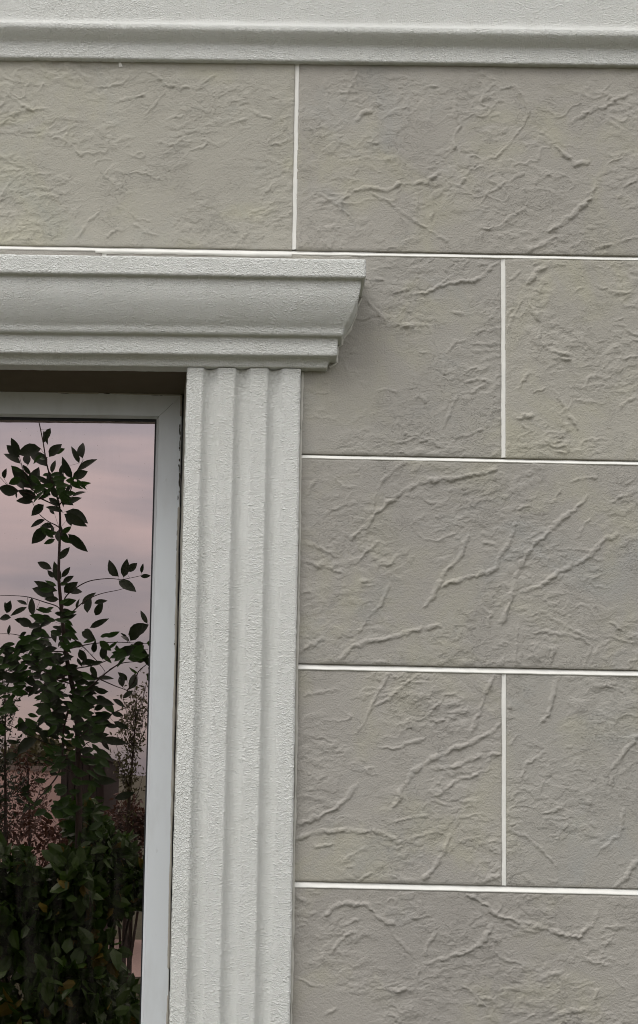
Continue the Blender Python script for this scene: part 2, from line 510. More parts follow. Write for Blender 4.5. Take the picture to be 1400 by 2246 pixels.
# four mitred frame members, each with its own bead
names = ['frame_head', 'frame_jamb', 'frame_sill', 'frame_jamb']
for i in range(4):
    j = (i+1) % 4
    def pr(r, k, e=0.0): return r[k]
    V = []; g = .0004
    for r in (r_out, r_a, r_a2, r_b):
        a, b = Vector(r[i]), Vector(r[j]); d = (b-a).normalized()
        V += [tuple(a+d*g), tuple(b-d*g)]
    Vb = [(v[0], YF+.06, v[2]) for v in V[:2]]
    V = Vb+V
    obj(names[i], V, [(0, 1, 3, 2), (2, 3, 5, 4), (4, 5, 7, 6), (6, 7, 9, 8)], M_FRAME, win)
ring_mesh('gasket', [r_b, [(p[0], YF+.0215, p[2]) for p in r_b], r_g, [(p[0], YF+.03, p[2]) for p in r_g]], M_GASKET, win)
gp = r_g
obj('pane', [(p[0], MIRROR, p[2]) for p in gp], [(0, 3, 2, 1)], M_GLASS, win)
# dark mould and old filler in the joint between frame and plaster
def bead_line(name, p0, p1, r_, mat, parent, seed, step=.004, gaps=0.0, amp=.6):
    p0, p1 = Vector(p0), Vector(p1); n = int((p1-p0).length/step); d = (p1-p0).normalized()
    side = d.cross(Vector((0, -1, 0))).normalized(); out = Vector((0, -1, 0))
    ts = np.arange(n+1)/n; K = 6
    nz = fbm(ts*n*.12, ts*0+seed, seed, 4); nw = fbm(ts*n*.03, ts*0+seed*2, seed+4, 3)
    V = []; 
    for k in range(n+1):
        c = p0+(p1-p0)*ts[k]+side*float(nw[k])*r_*.5
        rr = r_*(1+amp*float(nz[k]))
        if gaps and nw[k]*.5+.5 < gaps: rr *= .15
        for q in range(K):
            a = math.pi*q/(K-1)
            V.append(c+side*math.cos(a)*rr+out*math.sin(a)*rr*.8)
    Fc = []
    for k in range(n):
        for q in range(K-1):
            a = k*K+q; Fc.append((a, a+1, a+1+K, a+K))
    return obj(name, [tuple(v) for v in V], Fc, mat, parent, True)
# reveal: soffit and jambs
yf0 = -.0195
zt = T8(-.2)
def frontloop():
    TR = (PLl(T8(-.18))+.0006, yf0, T8(-.18)+.0026)
    BR = (PLl(ZB)+.0006, yf0, ZB)
    return [(mirx(TR[0]), yf0, T8(mirx(TR[0]))+.0026), TR, BR, (mirx(BR[0]), yf0, ZB)]
fl_ = frontloop()
back = [(p[0], YF+.03, p[2]) for p in r_out]
back[0] = (back[0][0], back[0][1], back[0][2]+.0007); back[1] = (back[1][0]+.0007, back[1][1], back[1][2]+.0007)
back[2] = (back[2][0]+.0007, back[2][1], back[2][2]); back[3] = (back[3][0]-.0007, back[3][1], back[3][2])
def quad_grid(name, A, B, C, D, n, m_, mat, parent, amp=.001, seed=1):
    A, B, C, D = [np.array(p) for p in (A, B, C, D)]
    s, t = np.meshgrid(np.linspace(0, 1, n+1), np.linspace(0, 1, m_+1), indexing='ij')
    P = (A[None, None]*(1-s)[..., None]+B[None, None]*s[..., None])*(1-t)[..., None]+(D[None, None]*(1-s)[..., None]+C[None, None]*s[..., None])*t[..., None]
    nrm = np.cross(B-A, D-A); nrm = nrm/np.linalg.norm(nrm)
    edge = np.clip(np.minimum(np.minimum(s, 1-s)*n, np.minimum(t, 1-t)*m_)/2, 0, 1)
    P = P+nrm*(fbm(s*n*.35, t*m_*.35, seed, 3)*amp*edge)[..., None]
    idx = np.arange((n+1)*(m_+1)).reshape(n+1, m_+1)
    Q = np.stack([idx[:-1, :-1], idx[1:, :-1], idx[1:, 1:], idx[:-1, 1:]], -1).reshape(-1, 4)
    return link(name, np_mesh(name, P.reshape(-1, 3), Q, mat, True), parent)
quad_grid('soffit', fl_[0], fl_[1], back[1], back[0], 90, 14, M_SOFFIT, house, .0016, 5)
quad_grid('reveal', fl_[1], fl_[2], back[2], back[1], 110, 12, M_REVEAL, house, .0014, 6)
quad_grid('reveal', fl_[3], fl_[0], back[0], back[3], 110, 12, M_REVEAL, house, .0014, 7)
M_MOULD = simple('dark_joint_grime', (0.035, 0.03, 0.022), .9, 60, .3)
o = r_out
bead_line('sealant', (o[1][0]-.30, YF-.001, T8(0)*0+Line((0, 859), (400, 866), -YF)(o[1][0]-.30)), (o[1][0]-.004, YF-.001, o[1][2]-.0005), .0022, M_REVEAL, win, 3, gaps=.4)
bead_line('sealant', (o[1][0]-.002, YF-.001, o[1][2]-.002), (VLine((400, 866), (368.5, 2246), -YF)(1.0)-.001, YF-.001, 1.0), .0030, M_REVEAL, win, 8, gaps=.3)
def grime(p0, p1, n, seed):
    rr = random.Random(seed)
    p0, p1 = Vector(p0), Vector(p1); d = (p1-p0).normalized(); s = d.cross(Vector((0, -1, 0)))
    for k in range(n):
        c = p0+(p1-p0)*(rr.random()**1.3)+s*rr.uniform(-.0015, .0015); c.y = YF-.0012-.0001*k/n
        ln, w = rr.uniform(.003, .014), rr.uniform(.0009, .0022); b = 0; V = []; Fc = []
        for q in range(8):
            a = 2*math.pi*q/8; q_ = c+d*math.cos(a)*ln*rr.uniform(.7, 1)+s*math.sin(a)*w*rr.uniform(.6, 1.2)
            V.append(tuple(q_))
        V.append((c.x, c.y-.0008, c.z))
        Fc += [(b+q, b+(q+1) % 8, b+8) for q in range(8)]
        obj('joint_grime', V, Fc, M_MOULD, win)
grime((o[1][0]-.006, YF, o[1][2]-.001), (o[1][0]-.30, YF, Line((0, 859), (400, 866), -YF)(o[1][0]-.3)), 16, 4)
grime((o[1][0]-.003, YF, o[1][2]-.01), (VLine((400, 866), (368.5, 2246), -YF)(1.7)-.003, YF, 1.7), 34, 5)

# outer sill below (outside the photograph)
v, f = boxv(mirx(PLr(.7))-.02, PLr(.7)+.02, -.09, .19, .70, .7795)
obj('window_sill', v, f, M_TRIM, house)
# room behind the pane
xa, xb = mirx(-.1), -.1
rv, rf = boxv(xa-.6, xb+.6, .30, 3.6, .05, 2.85)
rf = [q[::-1] for k, q in enumerate(rf) if k != 2]
obj('room', rv, rf, M_ROOM, house)

# ------------------------------------------------------------------ courses of tiles
G = [   # course joints: (left point, right point) on the upper edge, thickness
    (Line((0, 536), (1365, 560.6)), .0108),
    (Line((672, 995.6), (1370, 1009.6)), .0098),
    (Line((661, 1455.4), (1370, 1469.8)), .0122),
    (Line((655, 1932.6), (1365, 1949.3)), .0126),
]
z_at = [g[0](.3) for g in G]
step_z = (z_at[0]-z_at[3])/3
k0 = G[3][0].k
for i in range(1, 3):
    l = Line((0, 0), (1, 0)); l.k = k0*.5; l.c = G[3][0](.3)-step_z*i-l.k*.3
    G.append((l, .012))
top = Line((0, 126), (1400, 143), .0); top.c += .012
lines = [(top, 0.0)]+G
lb = Line((0, 0), (1, 0)); lb.k = 0; lb.c = 0.02
lines.append((lb, .012))
JO = VLine((647, 150), (641, 548)); JE_a = VLine((1099.3, 570), (1099.8, 1000)); JE_b = VLine((1100.6, 1480), (1100.6, 1938))
TW = .9105
def joint(row, n):
    """left edge x of joint n in this row, as function of z"""
    if row % 2 == 0:
        b = JO if row == 0 else None
        if row == 0: return lambda z: JO(z)+n*TW
        x0 = JO(2.9)+.004; return lambda z: x0+n*TW
    b = JE_a if row == 1 else JE_b if row == 3 else None
    if b is None:
        return lambda z: JE_b(1.2)+n*TW
    return lambda z: b(z)+n*TW
JW = .0092

# --- relief of the tiles traced from the photograph (strokes), and a flaky trowel texture
ST = []
def S(ox, oy, s, h, w, txt):
    for ln in txt.strip().split(';'):
        if not ln.strip(): continue
        v = [float(q) for q in ln.replace(',', ' ').split()]
        ST.append(([(ox+v[k]/s, oy+v[k+1]/s) for k in range(0, len(v), 2)], h, w))
S(0, 0, 2, 1.5, 3.2, '''0 390 60 430 100 455 150 490; 120 350 135 385; 165 400 195 365; 420 385 490 375 540 365 575 335; 645 310 700 345 735 375 800 385 870 380 950 330;
520 440 580 430 640 410; 640 500 690 450 730 395; 230 605 280 570 330 545; 300 550 280 640; 790 720 830 665 880 650 910 630; 690 620 740 640 785 630; 735 530 760 510 810 510;
1000 555 1040 535 1080 520; 1110 480 1150 510 1185 515; 1165 635 1190 610 1230 590 1260 560 1240 520 1280 510; 1180 635 1230 630 1280 600; 1140 890 1160 850 1190 820 1230 765;
1170 990 1200 970 1250 950 1280 930; 0 890 20 830 50 790 90 768; 0 745 90 745; 330 1065 390 970 440 925; 570 925 600 960 650 970; 590 980 650 1025 690 1030; 460 1040 490 1020 530 1010;
1020 1085 1060 1045 1110 1010; 415 720 440 700 480 700; 350 640 365 655; 830 860 870 830; 320 640 350 690 380 670''')
S(700, 0, 2, 1.7, 3.4, '''30 350 40 400 25 430 40 470 65 510; 85 410 130 395 165 320; 225 410 280 480; 695 350 730 390 710 450 740 470; 800 390 860 375 900 430 920 490 890 560 830 640 770 690 690 715 650 770;
320 490 390 470 400 530 440 580; 230 850 300 880 370 940 440 980 560 1060; 0 850 80 900 150 960; 490 870 500 920 485 970; 430 850 430 910; 560 790 610 820 640 790; 700 900 740 850 810 810 900 760;
700 1000 760 1000 830 960 920 900; 980 780 1030 755; 1250 380 1265 430 1240 480; 1270 720 1310 700 1350 680; 1310 880 1350 810 1400 780; 1020 860 1020 980; 1030 840 1060 870;
1190 1100 1260 1080 1330 1060 1400 1040; 990 590 1020 610; 210 620 260 630; 290 700 310 700; 740 560 745 610; 0 1000 20 1080; 480 380 500 440 480 540; 420 370 520 380''')
S(700, 0, 2, 2.8, 4.6, '''160 540 190 500 230 485; 590 440 600 520 620 560 590 600 590 650; 90 890 160 835 230 822 300 840 350 805 420 805 480 800 515 765; 1000 1020 1060 985 1110 950 1160 900 1190 870 1220 810;
920 1105 1000 1060 1040 1040; 1030 640 1080 680 1120 720 1180 710; 1100 540 1150 510 1200 480 1260 470 1320 430 1370 405''')
S(700, 0, 2, .8, 1.5, '60 620 150 680 240 740 320 795; 70 610 170 690 300 780; 1210 500 1300 550 1400 600; 1220 490 1320 535 1400 580; 960 430 1050 465; 980 420 1070 455; 1230 505 1310 560')
S(800, 540, 2.333, 1.7, 3.4, '''450 150 470 70; 380 200 450 145; 0 160 90 175 130 220; 145 245 210 215; 10 280 60 330 110 380; 300 380 345 440 370 510 400 590 410 660; 190 320 235 330; 560 440 640 430 690 420;
420 540 470 490 520 480; 540 500 690 500; 550 540 690 530; 500 690 560 685 620 680; 480 745 560 745 610 710; 400 930 430 870 470 770; 190 910 210 960 290 975 370 1020; 410 1060 470 980 600 940;
70 745 120 730 160 745; 610 1015 690 1020; 740 180 790 130; 850 215 900 230 910 205; 730 420 770 350 800 280; 760 300 720 380; 860 750 920 730 970 710; 780 730 840 650; 1170 1000 1200 1005;
1130 740 1140 680 1200 655; 1300 840 1350 790 1400 765; 1180 200 1250 225 1310 240 1390 240; 1080 230 1120 210; 1370 470 1400 495; 980 90 1020 95; 220 730 260 720; 240 780 290 770 300 800; 590 90 620 95;
280 540 330 545; 440 340 500 340; 1290 380 1320 370''')
S(800, 540, 2.333, 2.8, 4.6, '''240 245 310 240 390 200 480 185 560 175 620 145 660 95 690 85; 145 395 200 405 290 405; 600 590 650 570 690 565; 820 190 860 165 890 120 930 110; 850 300 870 350 900 400 900 470 880 500;
910 510 960 540 1050 560; 960 560 1050 580; 970 740 1010 800 1040 860 1080 910 1090 935; 770 880 850 870; 800 910 850 940''')
S(800, 540, 2.333, 1.8, 2.6, '950 980 1030 975; 960 1000 1040 1000; 960 1025 1040 1030; 970 1050 1035 1055; 1030 980 1045 1010 1030 1055')
S(640, 1000, 1.842, 2.7, 4.6, '''240 340 290 290 340 235 400 180 480 125 540 105 620 95 720 80 820 60; 540 610 580 550 620 470 680 410 700 350 715 320; 930 430 970 370 1030 315 1080 260 1150 215 1195 165;
930 550 1000 530 1080 470 1180 420 1250 350 1315 315; 195 830 240 770 330 745 430 725 520 700 600 685; 270 520 300 500; 600 530 680 500 760 480 820 460 850 390 890 340; 845 690 880 600 890 560 910 480 930 430''')
S(640, 1000, 1.842, 1.7, 3.4, '''345 140 380 85 460 20; 320 215 345 145; 40 180 95 100; 130 250 160 220 220 195; 40 350 110 370 180 405; 890 340 900 270; 900 215 960 200; 700 170 730 200 775 225; 1120 105 1180 90 1230 90;
1290 190 1330 165 1400 140; 270 710 320 640 370 590 395 510; 25 790 80 765 125 740; 270 425 310 380 350 350; 380 450 430 400; 915 680 905 800 900 850; 970 720 1040 710 1130 725 1200 750; 1040 650 1130 700 1225 745;
1030 850 1065 790; 1200 855 1245 770 1300 735; 1290 670 1350 710; 960 650 1050 620; 1150 330 1200 255; 1010 190 1070 180 1085 110; 520 170 570 190; 30 545 80 550; 40 420 230 480; 770 340 820 360; 760 600 800 640 790 690;
330 830 400 840; 860 800 850 840''')
S(640, 1450, 1.842, 2.7, 4.6, '''725 290 760 210 780 130 825 50; 405 600 440 530 490 450 560 400 640 360 740 325 800 290 845 250; 565 430 640 430 720 400 790 380 845 375; 20 660 80 640 170 600 230 550 260 500;
15 725 90 690 200 685 310 685 380 700 440 730; 530 885 570 840 610 780 640 700 670 650; 780 895 840 860; 1000 260 1040 200 1055 130 1075 65; 1290 440 1340 370 1400 300; 1310 915 1360 860 1400 800''')
S(640, 1450, 1.842, 1.7, 3.4, '''260 300 300 240 340 140 390 60; 330 180 400 150 460 90 520 50; 50 140 110 125 190 110; 550 220 620 140 670 130; 550 245 620 230; 570 550 640 500 740 460 820 430; 480 720 530 700 610 690;
300 430 340 430 345 460 310 455 300 430; 350 350 430 350 540 310; 270 885 330 855; 80 750 170 740; 930 465 950 410 1020 375; 870 340 930 290; 870 120 880 200; 1290 520 1300 470 1400 400; 870 660 930 655;
880 680 960 720 1020 770 1070 830; 1230 790 1270 740 1330 700 1340 600; 1010 620 1060 600 1130 605; 1215 100 1280 100 1350 125; 1220 330 1230 260; 1060 740 1110 660; 400 650 550 620; 570 560 640 580 720 560;
215 800 300 750; 800 730 830 760; 1100 350 1130 340; 1220 430 1230 510; 690 210 720 200; 240 410 260 410''')
S(600, 1900, 1.75, 2.6, 4.4, '200 190 240 150 300 145 370 155 410 200 460 220; 600 370 660 350 740 330 800 290 840 230; 1065 585 1120 560 1190 550; 740 105 820 150 850 190 920 205 1030 235 1100 260 1170 270 1230 210 1250 160')
S(600, 1900, 1.75, 1.7, 3.4, '''220 330 260 280 300 255; 135 180 200 190; 450 240 500 310 540 350; 580 340 620 240; 1240 380 1280 300 1310 260; 1235 540 1240 480; 1020 440 1050 415 1110 405; 730 455 790 500 840 510;
80 420 140 455 190 460; 440 475 530 480 550 460; 1255 230 1340 235; 550 380 560 450; 1300 420 1350 470; 430 550 480 590; 90 110 120 130; 260 230 330 200; 650 260 690 275; 930 380 960 390; 1030 400 1050 370; 520 200 600 190;
750 470 830 560; 960 590 1000 570; 200 570 240 545; 1200 360 1280 375; 190 340 200 390''')

HX0, HX1, HZ0, HZ1, HR = -.70, .92, .90, 3.45, .0015
nx, nz = int((HX1-HX0)/HR), int((HZ1-HZ0)/HR)
HM = np.zeros((nz, nx), dtype=np.float32)
rs = random.Random(11)
for pts, h, w in ST:
    P = [pw(u, v_, 0) for u, v_ in pts]
    P = [(p.x, p.z) for p in P]
    # resample and wobble
    Q_ = []; 
    sd_ = rs.random()*100
    tot = 0
    for a, b in zip(P[:-1], P[1:]):
        ln = math.hypot(b[0]-a[0], b[1]-a[1]); n = max(1, int(ln/.004))
        for k in range(n):
            t = k/n; Q_.append((a[0]+(b[0]-a[0])*t, a[1]+(b[1]-a[1])*t))
    Q_.append(P[-1]); n = len(Q_)
    tt = np.arange(n)
    jx = fbm(tt*.42, tt*0+sd_, 71, 3, .7)*.0060; jz = fbm(tt*.42, tt*0+sd_+50, 72, 3, .7)*.0060
    hh = (.62+.75*fbm(tt*.25, tt*0+sd_, 73, 3)); ww = (1+.9*fbm(tt*.42, tt*0+sd_+9, 74, 2))
    en = np.minimum(1, np.minimum(tt+1.2, n-tt+.2)/3.0)
    for k in range(n-1):
        ax, az = Q_[k][0]+jx[k], Q_[k][1]+jz[k]; bx, bz = Q_[k+1][0]+jx[k+1], Q_[k+1][1]+jz[k+1]
        wi = w*.00080*max(.35, ww[k]); hi = h*.00150*max(.12, hh[k])*en[k]
        x0, x1 = min(ax, bx)-wi*2.6, max(ax, bx)+wi*2.6; z0, z1 = min(az, bz)-wi*2.6, max(az, bz)+wi*2.6
        i0, i1 = max(0, int((x0-HX0)/HR)), min(nx, int((x1-HX0)/HR)+2)
        j0, j1 = max(0, int((z0-HZ0)/HR)), min(nz, int((z1-HZ0)/HR)+2)
        if i1 <= i0 or j1 <= j0: continue
        X, Z = np.meshgrid(HX0+HR*np.arange(i0, i1), HZ0+HR*np.arange(j0, j1))
        dx, dz = bx-ax, bz-az; l2 = dx*dx+dz*dz+1e-12
        t = np.clip(((X-ax)*dx+(Z-az)*dz)/l2, 0, 1)
        D = np.hypot(X-ax-t*dx, Z-az-t*dz)/wi
        bumpy = hi*np.clip((1.3-D)/.55, 0, 1)*(.86+.14*np.cos(D*2))
        HM[j0:j1, i0:i1] = np.maximum(HM[j0:j1, i0:i1], bumpy)
def stroke_h(x, z):
    fx = (x-HX0)/HR; fz = (z-HZ0)/HR
    ok = (fx > 0) & (fx < nx-2) & (fz > 0) & (fz < nz-2)
    ix = np.clip(fx.astype(int), 0, nx-2); iz = np.clip(fz.astype(int), 0, nz-2)
    ax, az = fx-ix, fz-iz
    h = (HM[iz, ix]*(1-ax)+HM[iz, ix+1]*ax)*(1-az)+(HM[iz+1, ix]*(1-ax)+HM[iz+1, ix+1]*ax)*az
    return np.where(ok, h, 0)
def relief(x, z, seed):
    # gentle swell + torn flakes with steep edges, direction drifting over the tile
    a = fbm(x*5, z*5, seed, 2)
    wx, wz = x+.012*fbm(x*22, z*22, seed+1, 3), z+.012*fbm(x*22+5, z*22, seed+2, 3)
    f1 = fbm(wx*16+wz*9, wz*30-wx*9, seed+3, 4, .6)
    f2 = fbm(wx*48-wz*12, wz*78, seed+4, 3, .55)
    m1 = sstep(.0, .4, fbm(x*7+3, z*9, seed+5, 3)); m2 = sstep(-.2, .3, fbm(x*10, z*12, seed+6, 3))
    h = .0010*a
    h += .0008*m1*(sstep(.06, .11, f1)+.8*sstep(.34, .39, f1)-.7*sstep(-.24, -.30, f1))
    h += .0009*m2*(sstep(.12, .18, f2)-.6*sstep(-.28, -.36, f2))
    r = 1-np.abs(fbm(wx*11-wz*6, wz*15+wx*4, seed+7, 4, .55))*7
    h += .0016*np.clip(r, 0, 1)**1.5*sstep(.0, .4, fbm(x*6+9, z*7, seed+8, 2))
    return h

# opening used to leave out what the surround covers
OX0, OX1 = mirx(-.165), -.165
OZ0, OZ1 = .76, T8(-.2)+.03
vis = []
for r_ in range(len(lines)-1):
    (lt, th_t), (lbm, th_b) = lines[r_], lines[r_+1]
    for n in range(-6, 5):
        ja, jb = joint(r_, n), joint(r_, n+1)
        zc = (lt(.3)+lbm(.3))/2
        xa, xb = ja(zc)+JW, jb(zc)
        if xb < -4 or xa > 4: continue
        if xa < -4: continue
        inview = xb > -.66 and xa < .88 and lt(.3) > .95
        st_ = .0019 if inview else .05
        nu = max(2, int((xb-xa)/st_)); nv = max(2, int((lt(.3)-lbm(.3))/st_))
        if inview and xa > .1 and xb > 1.0:       # only the near end of this tile shows
            pass
        s, t = np.meshgrid(np.linspace(0, 1, nu+1), np.linspace(0, 1, nv+1), indexing='ij')
        # corners from the two joints and the two course lines
        X = np.zeros_like(s); Z = np.zeros_like(s)
        XA0, XA1 = ja(lbm(xa))+JW, ja(lt(xa))+JW; XB0, XB1 = jb(lbm(xb)), jb(lt(xb))
        X = (XA0*(1-t)+XA1*t)*(1-s)+(XB0*(1-t)+XB1*t)*s
        ZT = lt.c+lt.k*X-th_t; ZBt = lbm.c+lbm.k*X
        Z = ZBt*(1-t)+ZT*t
        # slightly uneven edges
        jit = fbm(X*18, Z*18, 90+r_, 3)*.0011
        ed = (np.minimum(np.minimum(s*nu, (1-s)*nu), np.minimum(t*nv, (1-t)*nv)) < .5)
        Z = Z+np.where(ed & ((t < 1e-6) | (t > 1-1e-6)), jit, 0); X = X+np.where(ed & ((s < 1e-6) | (s > 1-1e-6)), jit, 0)
        hgt = np.zeros_like(X)
        if inview:
            dist_e = np.minimum(np.minimum(X-XA0, XB0-X), np.minimum(Z-ZBt, ZT-Z))
            fade = sstep(-.001, .006, dist_e)
            hgt = (relief(X, Z, 200+13*r_+n)+stroke_h(X, Z)*(.85+.25*fbm(X*90, Z*90, 5, 2)))*(.35+.65*fade)
            hgt += -.0010*(1-fade)
        cx, cz = (xa+xb)/2, (lt(cx0 := (xa+xb)/2)+lbm(cx0))/2
        tip = (rs.random()-.5)*.0012
        V = np.stack([X-cx, -hgt+tip, Z-cz], -1)
        # skirt
        idx = np.arange((nu+1)*(nv+1)).reshape(nu+1, nv+1)
        Q = np.stack([idx[:-1, :-1], idx[1:, :-1], idx[1:, 1:], idx[:-1, 1:]], -1).reshape(-1, 4)
        xm = (X[:-1, :-1]+X[1:, 1:]).ravel()/2; zm = (Z[:-1, :-1]+Z[1:, 1:]).ravel()/2
        keep = ~((xm > OX0) & (xm < OX1) & (zm > OZ0) & (zm < OZ1))
        Q = Q[keep]
        if not len(Q): continue
        V = V.reshape(-1, 3)
        ring_ = np.concatenate([idx[:, 0], idx[-1, 1:], idx[-2::-1, -1], idx[0, -2:0:-1]])
        rv_ = V[ring_].copy(); rv_[:, 1] = .012
        b0 = len(V); V = np.concatenate([V, rv_]); m_ = len(ring_)
        k = np.arange(m_); SQ = np.stack([ring_, b0+k, b0+(k+1) % m_, np.roll(ring_, -1)], -1)
        rx = V[ring_][:, 0]+cx; rz = V[ring_][:, 2]+cz
        sk = np.isin(ring_, np.unique(Q))
        Q = np.concatenate([Q, SQ[sk & np.roll(sk, -1)]])
        us_, inv = np.unique(Q, return_inverse=True); V = V[us_]; Q = inv.reshape(Q.shape)
        me = np_mesh('tile', V, Q, M_TILE, True)
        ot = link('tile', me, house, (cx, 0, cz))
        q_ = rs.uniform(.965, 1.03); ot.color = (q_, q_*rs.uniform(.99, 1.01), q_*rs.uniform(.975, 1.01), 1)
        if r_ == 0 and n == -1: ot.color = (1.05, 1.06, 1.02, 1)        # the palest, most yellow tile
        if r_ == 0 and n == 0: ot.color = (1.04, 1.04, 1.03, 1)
# mortar bed behind
MX = [-4.0, OX0+.03, OX1-.03, 4.0]; MZ = [0, OZ0+.01, OZ1-.03, 3.2]
V = [(x_, .0095, z_) for z_ in MZ for x_ in MX]
Fc = [(r_*4+c, r_*4+c+1, r_*4+c+5, r_*4+c+4) for r_ in range(3) for c in range(3) if not (r_ == 1 and c == 1)]
obj('mortar_bed', V, Fc, M_MORTAR, house)
# white grout: level joints slope out towards their lower edge, upright joints are slightly hollow
def grout_h(line, th, x0, x1, seed):
    n = int((x1-x0)/.006); xs = np.linspace(x0, x1, n+1)
    prof = [(.0012, .0095), (-.0003, .0088), (-.0014, .0040), (-th*.35, .0026), (-th*.68, .0011), (-th*.86, -.0008), (-th-.0010, -.0012), (-th-.0024, .004)]
    V = []
    for j, (dz, y) in enumerate(prof):
        z = line.c+line.k*xs+dz+fbm(xs*30, xs*0+j*.4+seed, seed, 3)*.0006*(1 if 0 < j < 7 else .2)
        V.append(np.stack([xs, y+fbm(xs*25, xs*0+j*.6, seed+3, 3)*.0009, z], 1))
    V = np.array(V); P, n = V.shape[:2]; idx = np.arange(P*n).reshape(P, n)
    Q = np.stack([idx[:-1, :-1], idx[1:, :-1], idx[1:, 1:], idx[:-1, 1:]], -1).reshape(-1, 4)
    return np_mesh('grout_joint', V.reshape(-1, 3), Q, M_GROUT, True)
for i, (l, th) in enumerate(lines[1:-1]):
    for a, b in (([-3.9, OX0-.05], [OX1+.05, 3.9]) if l(-.3) < OZ1 else ([-3.9, 3.9],)):
        link('grout_joint', grout_h(l, th, a, b, 300+i), house)
for r_ in range(len(lines)-1):
    (lt, th_t), (lbm, th_b) = lines[r_], lines[r_+1]
    for n in range(-4, 5):
        j = joint(r_, n); z0, z1 = lbm(j(1.5))+.001, lt(j(1.5))-th_t-.0005
        if OX0-.02 < j(z0) < OX1+.02:
            if z1 > OZ1: z0 = max(z0, OZ1+.01)
            elif z0 < OZ0: z1 = min(z1, OZ0-.01)
            else: continue
            if z1-z0 < .03: continue
        nn = int((z1-z0)/.006); zs = np.linspace(z0, z1, nn+1); V = []
        for q, (dx, y) in enumerate([(-.0014, .006), (-.0004, .0016), (JW*.45, .0016), (JW*.8, .0004), (JW+.0008, .0002), (JW+.0016, .006)]):
            xx = np.array([j(z) for z in zs])+dx+fbm(zs*28, zs*0+q*.5, 410+r_*7+n, 3)*.0006
            V.append(np.stack([xx, y+fbm(zs*25, zs*0+q*.6, 430+n, 3)*.0008, zs], 1))
        V = np.array(V); P, m_ = V.shape[:2]; idx = np.arange(P*m_).reshape(P, m_)
        Q = np.stack([idx[:-1, :-1], idx[1:, :-1], idx[1:, 1:], idx[:-1, 1:]], -1).reshape(-1, 4)
        link('grout_joint', np_mesh('grout_joint', V.reshape(-1, 3), Q, M_GROUT, True), house)
# sealant smears along the pilaster and the hood
bead_line('sealant_bead', (PLr(2.62)+.003, -.0005, T8(.07)-.003), (PLr(.8)+.003, -.0005, .8), .0030, M_SEAL, house, 61, amp=.8)
z1 = T1(-.3)
bead_line('sealant_bead', (pw(210, 549, 0).x, -.0002, pw(210, 552, 0).z), (pw(640, 558, 0).x, -.0002, pw(640, 559.5, 0).z), .0042, M_GROUT, house, 63, amp=.35)
hx = lambda d: XH-.099+d
seal_pts = [(hx(.099)-.002, T2(0)-.002), (hx(.089), T2(0)-.02), (hx(.086), between(T2, T4, .4)(.2)), (hx(.074), between(T2, T4, .75)(.2)), (hx(.057), T4(.2)), (hx(.054), T5(.2)), (hx(.043), T5(.2)-.006), (hx(.043), T7(.2)), (hx(.022)+.004, T7(.2)-.01), (hx(.022), T8(.2))]
for k, (a, b) in enumerate(zip(seal_pts[:-1], seal_pts[1:])):
    if math.hypot(a[0]-b[0], a[1]-b[1]) > .012:
        bead_line('sealant_bead', (a[0]+.001, -.0004, a[1]), (b[0]+.001, -.0004, b[1]), .0028, M_SEAL, house, 70+k, amp=.9, step=.003)
# chip of white plaster left under the string course
a = pw(264, 143, 0)
obj('plaster_chip', [(a.x-.004, -.001, a.z+.006), (a.x+.002, -.001, a.z+.006), (a.x+.006, -.001, a.z-.004), (a.x-.003, -.001, a.z-.005), (a.x, -.003, a.z)], [(0, 3, 4), (3, 2, 4), (2, 1, 4), (1, 0, 4)], M_GROUT, house)
# plinth and side returns of the house (outside the picture)
v, f = boxv(-4.0, -3.998, .02, 4.0, 0, 5.4); obj('side_wall', v, f, M_WALL, house)
v, f = boxv(3.998, 4.0, .02, 4.0, 0, 5.4); obj('side_wall', v, f, M_WALL, house)
v, f = boxv(-4.4, 4.4, -.5, 4.4, 5.4, 5.5); obj('roof', v, f, M_MORTAR, house)

# ------------------------------------------------------------------ the garden the pane reflects
def leaf_mat(name, c0, c1, rough=.45, yellow=0.0):
    m, t, b = new_mat(name)
    oi = N('ShaderNodeObjectInfo', t); geo = N('ShaderNodeNewGeometry', t)
    rv = math_n(t, 'FRACT', math_n(t, 'ADD', oi.outputs['Random'], geo.outputs['Random Per Island']))
    n = noise(t, coords(t, 'Object'), 9, 3, .6)
    f_ = math_n(t, 'MULTIPLY', math_n(t, 'ADD', rv, n), .5)
    base = mixc(t, f_, c0, c1)
    if yellow: base = mixc(t, math_n(t, 'GREATER_THAN', rv, 1-yellow), base, (0.16, 0.13, 0.02))
    L(t, base, b.inputs['Base Color']); b.inputs['Roughness'].default_value = rough
    b.inputs['Specular IOR Level'].default_value = .35
    tl = N('ShaderNodeBsdfTranslucent', t); L(t, base, tl.inputs['Color'])
    ms = N('ShaderNodeMixShader', t); ms.inputs['Fac'].default_value = .22
    out = [q for q in t.nodes if q.type == 'OUTPUT_MATERIAL'][0]
    L(t, b.outputs[0], ms.inputs[1]); L(t, tl.outputs[0], ms.inputs[2]); L(t, ms.outputs[0], out.inputs['Surface'])
    return m
M_LEAF = leaf_mat('sapling_leaf', (0.012, 0.024, 0.010), (0.030, 0.052, 0.018))
M_LEAF2 = leaf_mat('shrub_leaf', (0.014, 0.045, 0.006), (0.060, 0.125, 0.014), yellow=.05)
M_LEAFG = leaf_mat('green_sapling_leaf', (0.016, 0.045, 0.010), (0.055, 0.140, 0.022))
M_LEAFR = leaf_mat('reddish_shrub_leaf', (0.060, 0.028, 0.018), (0.12, 0.055, 0.028))
M_LEAFY = leaf_mat('olive_leaf', (0.06, 0.065, 0.025), (0.12, 0.115, 0.045))
